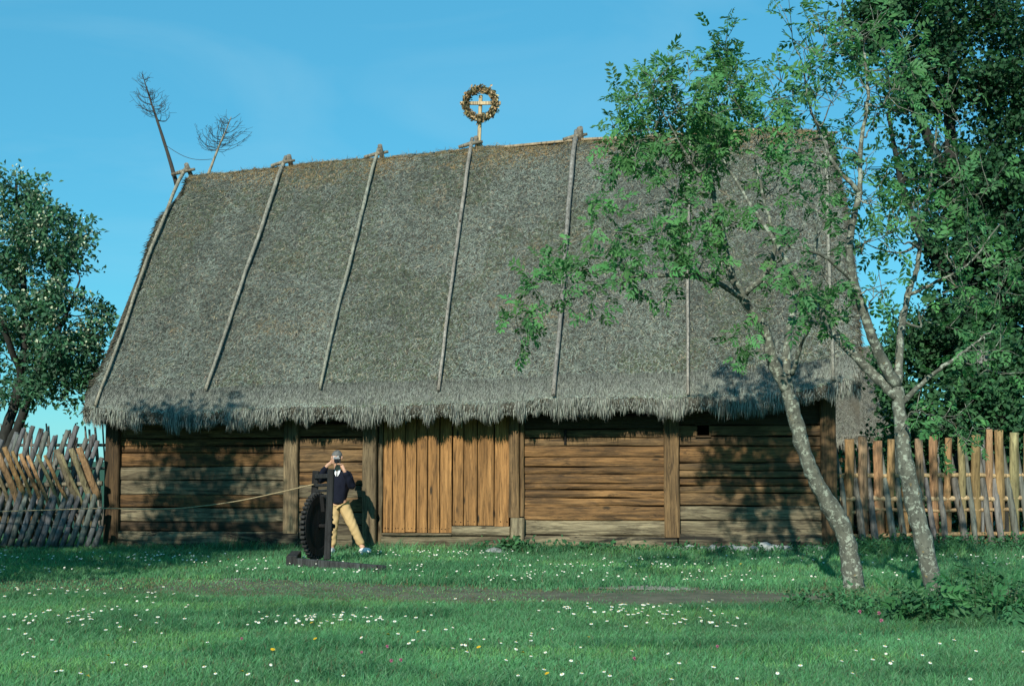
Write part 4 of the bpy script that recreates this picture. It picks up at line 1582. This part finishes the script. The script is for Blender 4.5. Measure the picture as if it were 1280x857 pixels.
# rope from the fence to the stand
rp = [P(-40, 640, 25.2), P(60, 637, 25.0), P(125, 635, 24.8), P(185, 636, 24.3), P(235, 634, 23.8), P(290, 627, 23.2), P(340, 617, 22.6), P(392, 605, 22.15)]
mb = MB()
mb.tube(smooth_path(np.array(rp), 6), .0095, 6, tint=(1, 1, 1))
tag(mb.build('rope', M['rope']), 'thin yellow rope sagging along the barn wall to the toothed wheel stand', 'rope')

# flat stone by the door
import bmesh
c = G(623, 682)
bm = bmesh.new()
for p_ in unit(rng.normal(size=(30, 3))):
    bm.verts.new(np.array([c[0], 24.55, .05]) + p_ * np.array([.22, .14, .07]))
bmesh.ops.convex_hull(bm, input=bm.verts)
me = bpy.data.meshes.new('flat_stone')
bm.to_mesh(me)
bm.free()
me.materials.append(M['stone'])
o = bpy.data.objects.new('flat_stone', me)
COL.objects.link(o)
tag(o, 'flat grey stone lying in the grass under the barn door', 'stone')

# ------------------------------------------------------------------ person
def skin_mesh(name, verts, edges, radii, mat, sub=2, root=0, folds=0.0):
    me = bpy.data.meshes.new(name + '_src')
    me.from_pydata([tuple(v) for v in verts], edges, [])
    ob = bpy.data.objects.new(name + '_src', me)
    COL.objects.link(ob)
    sk = ob.modifiers.new('s', 'SKIN')
    sk.use_smooth_shade = True
    if not me.skin_vertices:
        raise RuntimeError('no skin layer')
    for i, r_ in enumerate(radii):
        rr = r_ if isinstance(r_, tuple) else (r_, r_)
        me.skin_vertices[0].data[i].radius = rr
        me.skin_vertices[0].data[i].use_root = (i == root)
    sb = ob.modifiers.new('u', 'SUBSURF')
    sb.levels = sb.render_levels = sub
    dg = bpy.context.evaluated_depsgraph_get()
    out = bpy.data.meshes.new_from_object(ob.evaluated_get(dg))
    out.name = name
    if folds > 0:          # soft cloth folds
        for v in out.vertices:
            q = v.co
            f_ = math.sin(q.z * 46 + 5 * math.sin(q.x * 17) + 3 * math.sin(q.y * 23)) + .6 * math.sin(q.z * 21 - q.x * 38)
            v.co = q + v.normal * folds * f_
    out.materials.clear()
    out.materials.append(mat)
    for p_ in out.polygons:
        p_.use_smooth = True
        p_.material_index = 0
    bpy.data.objects.remove(ob)
    return out


YP = 24.45
pb = np.array([P(427, 690, YP)[0], YP, 0])


def PP(px, py, dy=0.0):
    return P(px, py, YP + dy) - pb


J = {
    'pel': PP(423, 629), 'wai': PP(423.5, 617), 'che': PP(423.5, 602), 'nek': PP(422, 588, -.02), 'nk2': PP(421.5, 583, -.04),
    'hd0': PP(421, 577.5, -.05), 'hd1': PP(421, 571.5, -.05), 'hd2': PP(421.2, 566.8, -.03),
    'hpl': PP(418, 632), 'knl': PP(416.5, 659, -.06), 'anl': PP(415, 684.5, -.02), 'tol': PP(412, 688, -.22),
    'hpr': PP(430, 632), 'knr': PP(441, 657, -.08), 'anr': PP(452.5, 683.5, -.08), 'tor': PP(460, 687.5, -.25),
    'shl': PP(410.5, 594, -.02), 'ell': PP(397, 601, -.16), 'wrl': PP(408.5, 582, -.30),
    'shr': PP(436, 594, -.02), 'elr': PP(440.5, 610, -.20), 'wrr': PP(430.5, 588, -.33),
}
for k in ('anl', 'anr'):
    J[k][2] = max(J[k][2], .085)
for k in ('tol', 'tor'):
    J[k][2] = .075


def chain(spec, edges_spec, name, mat, sub=2):
    names = [s[0] for s in spec]
    return skin_mesh(name, [J[s[0]] for s in spec], [(names.index(a), names.index(b)) for a, b in edges_spec], [s[1] for s in spec], mat, 3, 0, .0035)


# one continuous body
body_spec = [('pel', (.135, .10)), ('wai', (.125, .09)), ('che', (.15, .10)), ('nek', .065), ('nk2', .055), ('hd0', (.062, .075)), ('hd1', (.078, .098)), ('hd2', (.07, .085)),
             ('hpl', .088), ('knl', .056), ('anl', .042), ('tol', .036), ('hpr', .088), ('knr', .056), ('anr', .042), ('tor', .036),
             ('shl', .06), ('ell', .042), ('wrl', .03), ('shr', .06), ('elr', .042), ('wrr', .03)]
body_e = [('pel', 'wai'), ('wai', 'che'), ('che', 'nek'), ('nek', 'nk2'), ('nk2', 'hd0'), ('hd0', 'hd1'), ('hd1', 'hd2'), ('pel', 'hpl'), ('hpl', 'knl'), ('knl', 'anl'), ('anl', 'tol'),
          ('pel', 'hpr'), ('hpr', 'knr'), ('knr', 'anr'), ('anr', 'tor'), ('che', 'shl'), ('shl', 'ell'), ('ell', 'wrl'), ('che', 'shr'), ('shr', 'elr'), ('elr', 'wrr')]
# palms and fingers closing round the camera
cam_c = PP(420.5, 576.0, -.26)
extra_v, extra_e, extra_r = [], [], []
names = [s[0] for s in body_spec]
verts = [J[s[0]] for s in body_spec]
radii = [s[1] for s in body_spec]
edges = [(names.index(a), names.index(b)) for a, b in body_e]


def addv(p_, r_):
    verts.append(np.asarray(p_))
    radii.append(r_)
    return len(verts) - 1


for wr, sg in (('wrl', -1), ('wrr', 1)):
    target = cam_c + np.array([sg * .075, -.005, -.005 if sg < 0 else -.05])
    wv = J[wr]
    palm = addv(wv + (target - wv) * .55, (.036, .022))
    edges.append((names.index(wr), palm))
    pd = unit(target - wv)
    for q in range(4):
        off = np.array([0, 0, .030 - .020 * q]) if sg < 0 else np.array([-.03 + .02 * q, 0, 0])
        k0 = addv(wv + (target - wv) * .92 + off + np.array([0, -.012, 0]), .0105)
        k1 = addv(cam_c + np.array([sg * .06, -.05, 0 if sg < 0 else -.055]) + off, .0095)
        k2 = addv(cam_c + np.array([sg * (.032 - .004 * q), -.056, .004 if sg < 0 else -.04]) + off * .9, .0085)
        edges += [(palm, k0), (k0, k1), (k1, k2)]
    t0 = addv(wv + (target - wv) * .7 + np.array([-sg * .02, .03, .01]), .012)
    t1 = addv(cam_c + np.array([sg * .055, .028, -.02]), .010)
    edges += [(palm, t0), (t0, t1)]
me = skin_mesh('person', verts, edges, radii, M['skin'], 2)
person = bpy.data.objects.new('person', me)
COL.objects.link(person)
person.location = pb
tag(person, 'person in navy jumper and khaki trousers raising a camera to the face', 'person')

# nose, ears, brows as children belong to the body mesh: join small forms into it
def ellipsoid(mb, c, r_, tint=(1, 1, 1), mat=0, nu=14, nv=10, cut=None):
    v, f = [], []
    for j in range(nv + 1):
        ph = math.pi * j / nv
        for i in range(nu):
            th = 2 * math.pi * i / nu
            v.append((c[0] + r_[0] * math.sin(ph) * math.cos(th), c[1] + r_[1] * math.sin(ph) * math.sin(th), c[2] + r_[2] * math.cos(ph)))
    for j in range(nv):
        for i in range(nu):
            f.append((j * nu + i, (j + 1) * nu + i, (j + 1) * nu + (i + 1) % nu, j * nu + (i + 1) % nu))
    mb.add(v, f, tint, mat, True)


def child(me, name, parent=person):
    o = bpy.data.objects.new(name, me)
    COL.objects.link(o)
    o.parent = parent
    return o


hc = J['hd1']
mb = MB()
ellipsoid(mb, hc + np.array([0, -.105, -.012]), (.016, .022, .026))
mb.build('nose', M['skin'], person)
for sg in (-1, 1):
    mb = MB()
    ellipsoid(mb, hc + np.array([sg * .088, .01, -.005]), (.014, .024, .034))
    mb.build('ear', M['skin'], person)
    mb = MB()
    ellipsoid(mb, hc + np.array([sg * .033, -.088, .012]), (.015, .012, .010))
    mb.build('eye', M['white_cloth'], person)
# hair cap
mb = MB()
ellipsoid(mb, hc + np.array([0, .028, .034]), (.088, .096, .086), nu=20, nv=12)
mb.V = [v + .006 * rng.normal(size=v.shape) for v in mb.V]
mb.build('hair', M['grey_hair'], person)
# jumper
jm = chain([('wai', (.165, .125)), ('che', (.185, .13)), ('nek', (.085, .08)), ('shl', .082), ('ell', .066), ('wl2', .054), ('shr', .082), ('elr', .066), ('wr2', .054), ('hem', (.160, .122))]
           if not J.update({'wl2': J['ell'] + (J['wrl'] - J['ell']) * .98, 'wr2': J['elr'] + (J['wrr'] - J['elr']) * .98, 'hem': PP(423.3, 629.5)}) else [],
           [('hem', 'wai'), ('wai', 'che'), ('che', 'nek'), ('che', 'shl'), ('shl', 'ell'), ('ell', 'wl2'), ('che', 'shr'), ('shr', 'elr'), ('elr', 'wr2')], 'jumper', M['navy'])
child(jm, 'jumper')
mb = MB()
for sg in (-1, 1):
    mb.add([J['nek'] + np.array(q) for q in ((sg * .06, -.055, .035), (sg * .005, -.10, -.015), (sg * .012, -.112, -.10), (sg * .05, -.105, -.035))], [(0, 1, 2, 3)])
mb.build('shirt_collar', M['white_cloth'], person)
tr = chain([('tpl', (.155, .122)), ('hpl', .116), ('knl', .086), ('cfl', .074), ('hpr', .116), ('knr', .086), ('cfr', .074)]
           if not J.update({'tpl': PP(423, 622), 'cfl': J['anl'] + np.array([0, .01, .02]), 'cfr': J['anr'] + np.array([0, .01, .02])}) else [],
           [('tpl', 'hpl'), ('hpl', 'knl'), ('knl', 'cfl'), ('tpl', 'hpr'), ('hpr', 'knr'), ('knr', 'cfr')], 'trousers', M['khaki'])
child(tr, 'trousers')
for an, to in (('anl', 'tol'), ('anr', 'tor')):
    heel = J[an] * [1, 1, 0] + np.array([0, .05, .045])
    sm = skin_mesh('shoe', [heel, J[an] * [1, 1, 0] + np.array([0, -.03, .06]), J[to], J[to] + (J[to] - heel) * .25 * np.array([1, 1, 0])], [(0, 1), (1, 2), (2, 3)], [.062, .070, .066, .048], M['white_cloth'], 2)
    child(sm, 'shoe')
# the camera in the hands
co = empty('camera_body', pb + cam_c, 0, 'small black and silver camera held up to the face', 'camera')
mb = MB()
mb.box((0, 0, 0), (.135, .04, .075), tint=(1, 1, 1), bev=.006)
mb.build('body', M['black'], co)
mb = MB()
mb.box((0, 0, .046), (.125, .036, .018), bev=.004)
mb.box((0, -.004, .062), (.04, .034, .022), bev=.006)
mb.build('top_plate', M['chrome'], co)
mb = MB()
mb.tube([(0, -.02, 0), (0, -.085, 0)], [.033, .031], 18, smooth=True)
lens = mb.build('lens', M['black'], co)
mb = MB()
mb.tube([(0, -.0852, 0), (0, -.087, 0)], [.024, .022], 18)
mb.build('front_glass', M['glass'], lens)

# ------------------------------------------------------------------ grass, flowers, weeds
def density_keep(x, y, rg):
    near, far = path_band(x)
    inside = (y > near + .05) & (y < far - .1)
    edge = np.clip(np.minimum(y - near, far - y) / .7, 0, 1)
    # the track is barest in the middle and right, grown over on the left
    bare = np.interp(x, [-6.5, -3, -1, 0.5, 3.4, 4.0, 5.2, 6.2, 9], [.0, .12, .45, .80, .88, .4, .5, .9, .9])
    worn = fbm(x * 1.5, y * 2.5, 9) * .35
    gp_ = G(812, 735)
    patch = ((x - gp_[0]) / .62) ** 2 + ((y - gp_[1]) / .36) ** 2 < 1 + .6 * fbm(x * 4, y * 4, 5)
    return (~inside | (rg.random(len(x)) > np.clip(bare * (.05 + 1.15 * edge) + worn * .7 * edge, 0, .96))) & (~patch | (rg.random(len(x)) < .30))


def grass_field(name, n, y0, y1, hmin, hmax, wd, seed, label_kind='stuff'):
    rg = np.random.default_rng(seed)
    y = np.sqrt(rg.uniform(y0 ** 2, y1 ** 2, n))
    x = rg.uniform(-.52, .52, n) * y
    # behind the barn wall nothing grows
    lyy = (x - BO[0]) * N[0] + (y - BO[1]) * N[1]
    lxx = (x - BO[0]) * U[0] + (y - BO[1]) * U[1]
    ok = ~((lyy > -.1) & (lxx > XL) & (lxx < XR)) & density_keep(x, y, rg)
    x, y = x[ok], y[ok]
    n = len(x)
    clump = fbm(x * 1.2, y * 1.2, 31)
    near, far = path_band(x)
    onpath = (y > near) & (y < far)
    h = rg.uniform(hmin, hmax, n) * (1 + .45 * clump) * np.where(onpath, .5, 1.0)
    # longer grass under the fence, by the wall foot and round the trunks
    lyy = (x - BO[0]) * N[0] + (y - BO[1]) * N[1]
    h *= 1 + 1.0 * np.exp(-((lyy + .35) / .35) ** 2)
    for (tx, ty, rr) in ((4.2, 17.4, 1.0), (4.7, 15.8, 1.1), (6.3, 25.0, 1.5)):
        h *= 1 + .9 * np.exp(-((x - tx) ** 2 + (y - ty) ** 2) / rr ** 2)
    weedy = fbm(x * .9 + 5, y * 1.3, 57) > .30
    h = h * np.where(weedy, 1.35, 1.0)
    d = rg.normal(0, .38, (n, 2)) + np.array([.12, 0])
    root = np.stack([x, y, np.zeros(n)], -1)
    tip = root + np.stack([d[:, 0] * h * 1.5, d[:, 1] * h * 1.5, h], -1)
    mid = root + np.stack([d[:, 0] * h * .45, d[:, 1] * h * .45, h * .6], -1)
    az = rg.uniform(0, math.pi, n)
    side = np.stack([np.cos(az), np.sin(az) * .5, np.zeros(n)], -1)
    c = np.array([0.090, 0.252, 0.112])[None] * rg.uniform(.55, 1.45, (n, 1)) * rg.uniform(.9, 1.1, (n, 3))
    tone = fbm(x * .55, y * .8, 13)
    c *= (1 + .42 * tone + .2 * fbm(x * 2.6, y * 3.4, 23))[:, None]
    c[weedy] *= np.array([.62, .72, .72])
    pale_ = (fbm(x * .7 + 9, y * 1.1, 77) > .22) & (rg.random(n) < .55)
    c[pale_] *= np.array([1.55, 1.25, 1.0])
    lightp = rg.random(n) < .14
    c[lightp] = np.array([0.15, 0.29, 0.16]) * rg.uniform(.7, 1.3, (lightp.sum(), 1))
    dry = rg.random(n) < np.where(onpath, .35, .035)
    c[dry] = np.array([0.15, 0.135, 0.075]) * rg.uniform(.7, 1.2, (dry.sum(), 1))
    mb = MB()
    mb.ribbons(root, mid, tip, side, wd * rg.uniform(.6, 1.3, n), c)
    o = mb.build(name, M['grass'])
    return tag(o, kind='stuff')


gm = grass_field('grass', 355000, 8.6, 17.5, .035, .085, .0075, 71)
gm2 = grass_field('grass', 225000, 17.5, 29.0, .045, .095, .012, 72)


# daisies
def on_grass(n, y0, y1, rg, patch_seed=None, px=(-9, 9)):
    out = []
    while len(out) < n:
        y = rg.uniform(y0, y1)
        x = rg.uniform(-.37, .37) * y
        if not px[0] < x < px[1]:
            continue
        near, far = path_band(np.array([x]))
        if near[0] - .05 < y < far[0] + .1:
            continue
        ly = (x - BO[0]) * N[0] + (y - BO[1]) * N[1]
        if ly > -.45:
            continue
        if patch_seed is not None:
            if fbm(np.array([x * .55]), np.array([y * .8]), patch_seed)[0] < rg.uniform(-.15, .45):
                continue
        out.append((x, y))
    return out


def daisy_mesh(mb, c, r_, rg, col=(.82, .83, .80), h=.08, heart=(.75, .5, .05)):
    c = np.asarray(c, float)
    top = c + np.array([rg.normal(0, .012), rg.normal(0, .012), h])
    mb.tube([c, top], [.0022, .002], 4, tint=(.05, .12, .05), caps=False)
    nrm = unit(np.array([rg.normal(0, .25), -.55 + rg.normal(0, .25), 1.0]))
    a_ = unit(np.cross(nrm, [1, 0, 0.1]))
    b_ = np.cross(nrm, a_)
    k = 12
    base = np.repeat(top[None], k, 0)
    an = np.linspace(0, 2 * math.pi, k, endpoint=False)
    d = np.cos(an)[:, None] * a_ + np.sin(an)[:, None] * b_
    mb.leaves(base, d + nrm * .08, np.repeat(nrm[None], k, 0), np.full(k, r_), np.full(k, r_ * .55), np.array(col)[None] * np.ones((k, 1)), 0, 0.05)
    an = np.linspace(0, 2 * math.pi, 7, endpoint=False)
    rim = top + nrm * .004 + (np.cos(an)[:, None] * a_ + np.sin(an)[:, None] * b_) * r_ * .32
    mb.add(np.concatenate([rim, [top + nrm * .010]]), [(i, (i + 1) % 7, 7) for i in range(7)], heart)


rgD = np.random.default_rng(99)
protos = []
for q in range(4):
    mb = MB()
    daisy_mesh(mb, (0, 0, 0), .0150, rgD, h=.085 + .012 * q)
    protos.append(mb.mesh('daisy', M['petal']))
spots = on_grass(215, 13.2, 16.9, rgD, 17, (-6.5, 2.2)) + on_grass(85, 9.9, 12.9, rgD, 27)
for i, (x, y) in enumerate(spots):
    o = bpy.data.objects.new('daisy', protos[i % 4])
    COL.objects.link(o)
    o.location = (x, y, 0)
    o.rotation_euler = (0, 0, rgD.uniform(-.8, .8))
    s_ = rgD.uniform(.75, 1.35) * (1.1 if y > 13 else 1)
    o.scale = (s_, s_, rgD.uniform(.8, 1.15))
    tag(o, 'white daisy in the lawn on the near side of the dirt path', 'daisy', 'daisies on the near lawn')
mb = MB()
for (x, y) in on_grass(400, 18.2, 24.4, rgD, 19):
    daisy_mesh(mb, (x, y, 0), .0145 * rgD.uniform(.8, 1.25), rgD, h=.09)
tag(mb.build('daisies', M['petal']), kind='stuff')
# dandelions and clover heads
mb = MB()
daisy_mesh(mb, (0, 0, 0), .021, rgD, col=(.75, .48, .02), h=.09, heart=(.7, .42, .02))
dm = mb.mesh('dandelion', M['petal'])
dpx = [(134, 825), (110, 852), (302, 846), (342, 817), (389, 782), (394, 803), (484, 797), (522, 794), (599, 814), (736, 801), (653, 821), (684, 849), (926, 704), (255, 706), (285, 698)]
for (a, b) in dpx:
    gpt = G(a, b + 8)
    o = bpy.data.objects.new('dandelion', dm)
    COL.objects.link(o)
    o.location = (gpt[0], gpt[1], 0)
    o.rotation_euler = (0, 0, rgD.uniform(0, 6))
    tag(o, 'yellow dandelion flower dotted in the lawn', 'dandelion', 'yellow dandelions in the lawn')
mb = MB()
k = 40
dd = unit(rgD.normal(size=(k, 3)) + np.array([0, 0, .5]))
mb.tube([(0, 0, 0), (0, 0, .10)], [.0025, .002], 4, tint=(.05, .12, .05), caps=False)
mb.leaves(np.repeat([[0, 0, .10]], k, 0), dd, unit(rgD.normal(size=(k, 3))), np.full(k, .020), np.full(k, .008), vary((.42, .13, .22), k, .3))
cm = mb.mesh('clover', M['petal'])
for (a, b) in [(484, 812), (489, 831), (501, 830), (452, 820), (302, 802), (793, 828), (897, 812), (1075, 770), (1102, 782), (1099, 772)]:
    gpt = G(a, b + 8)
    o = bpy.data.objects.new('clover', cm)
    COL.objects.link(o)
    o.location = (gpt[0], gpt[1], 0)
    o.rotation_euler = (0, 0, rgD.uniform(0, 6))
    s_ = 1.0 if a > 1000 else .75
    o.scale = (s_, s_, s_ * 1.1)
    tag(o, 'pink clover flower head in the grass', 'clover', 'pink clover heads in the lawn')


# leafy weeds
def weed_bush(name, c, rx, ry, h, stems, green, label, cat, seed, leaf=.075, pin=False):
    rg = np.random.default_rng(seed)
    root = empty(name, c, 0, label, cat)
    lb_ = MB()
    tips, dirs = [], []
    for q in range(stems):
        a, r_ = rg.uniform(0, 2 * math.pi), math.sqrt(rg.random())
        b = np.array([rx * r_ * math.cos(a), ry * r_ * math.sin(a), 0])
        hh = h * rg.uniform(.5, 1.1) * (1 - .45 * r_)
        lean = np.array([math.cos(a) * r_, math.sin(a) * r_, 0]) * .35 * hh + rg.normal(0, .06 * h, 3) * [1, 1, 0]
        t = b + lean + np.array([0, 0, hh])
        m_ = (b + t) / 2 + rg.normal(0, .02, 3)
        lb_.tube([b, m_, t], [.006, .005, .003], 4, tint=(.05, .10, .04), caps=False)
        for s_ in np.linspace(.2, 1, 7):
            tips.append(b + (t - b) * s_)
            dirs.append(unit(np.array([math.cos(a), math.sin(a), .2]) + rg.normal(0, .6, 3)))
    (pinnate(green, 1.0, leaf * 2.2) if pin else broad(green, 4, leaf, .05, .55))(lb_, np.array(tips), np.array(dirs), rg)
    lb_.build('foliage', M['leaf'], root)


cB = np.array([4.95, 15.55, 0])
weed_bush('rowan_shrub', G(1222, 778) , .75, .5, .60, 38, (0.046, 0.15, 0.058), 'low leafy rowan shoots right of the nearest rowan trunk', 'shrub', 301, .085, True)
weed_bush('nettle_clump', G(1118, 772), .5, .4, .28, 24, (0.05, 0.16, 0.066), 'nettles and tall weeds between the two rowan trunks', 'weeds', 302, .06)
weed_bush('nettle_clump', G(1040, 762), .45, .4, .26, 22, (0.05, 0.16, 0.066), 'tall weeds at the foot of the leaning rowan trunk', 'weeds', 303, .06)
weed_bush('dock_plant', to_world(np.array([lx(650), -.38, 0])), .26, .12, .26, 12, (0.05, 0.15, 0.06), 'dock weeds at the foot of the door post right of the barn door', 'weeds', 304, .11)
weed_bush('dock_plant', to_world(np.array([lx(735), -.32, 0])), .5, .1, .2, 10, (0.05, 0.15, 0.06), 'dock weeds growing along the foot of the plank wall right of the door', 'weeds', 305, .10)
# undergrowth along the picket fence and wall
rg = np.random.default_rng(400)
mb = MB()
tips, dirs = [], []
for q in range(900):
    x = rg.uniform(5.6, 10.0)
    y = rg.uniform(23.6, 25.6) + (x - 6) * .12
    hh = rg.uniform(.05, .30)
    for s_ in (.4, .7, 1.0):
        tips.append((x + rg.normal(0, .05), y + rg.normal(0, .05), hh * s_))
        dirs.append(unit(rg.normal(0, .6, 3) + np.array([0, 0, .3])))
for q in range(420):
    lxq = rg.uniform(lx(600), lx(1040))
    pq = to_world(np.array([lxq, -rg.uniform(.18, .42), 0]))
    hh = rg.uniform(.04, .16)
    for s_ in (.5, 1.0):
        tips.append((pq[0], pq[1], hh * s_))
        dirs.append(unit(rg.normal(0, .6, 3) + np.array([0, 0, .3])))
broad((0.045, 0.145, 0.06), 3, .07, .04, .5)(mb, np.array(tips), np.array(dirs), rg)
tag(mb.build('undergrowth', M['leaf']), kind='stuff')

# heaps of dead brown brushwood behind the picket fence
for i, (px, row, w_, h_, lab) in enumerate(((1066, 668, .35, .75, 'dead brown brushwood behind the picket fence beside the barn corner'), (1088, 628, .3, .95, 'rust-brown dead branches caught behind the picket fence left of the nearest rowan'), (1143, 622, .35, 1.15, 'dark rust-brown dead branches behind the picket fence right of the nearest rowan'))):
    rg = np.random.default_rng(500 + i)
    c = np.array([P(px, row, 26.2)[0], 26.25, 0])
    root = empty('brushwood', c, 0, lab, 'brushwood')
    sb, lb_ = MB(), MB()
    tips, dirs = [], []
    for q in range(34):
        b = np.array([rg.normal(0, w_ * .4), rg.normal(0, .08), 0])
        t = b + np.array([rg.normal(0, w_ * .5), rg.normal(0, .1), h_ * rg.uniform(.4, 1.05)])
        sb.tube([b, (b + t) / 2 + rg.normal(0, .03, 3), t], [.008, .006, .003], 4, caps=False)
        for s_ in np.linspace(.35, 1, 6):
            tips.append(b + (t - b) * s_)
            dirs.append(unit(t - b + rg.normal(0, .2, 3)))
    broad((0.16, 0.062, 0.026), 5, .06, .05, .3)(lb_, np.array(tips), np.array(dirs), rg)
    sb.build('branches', M['twig'], root)
    lb_.build('dead_needles', M['petal'], root)
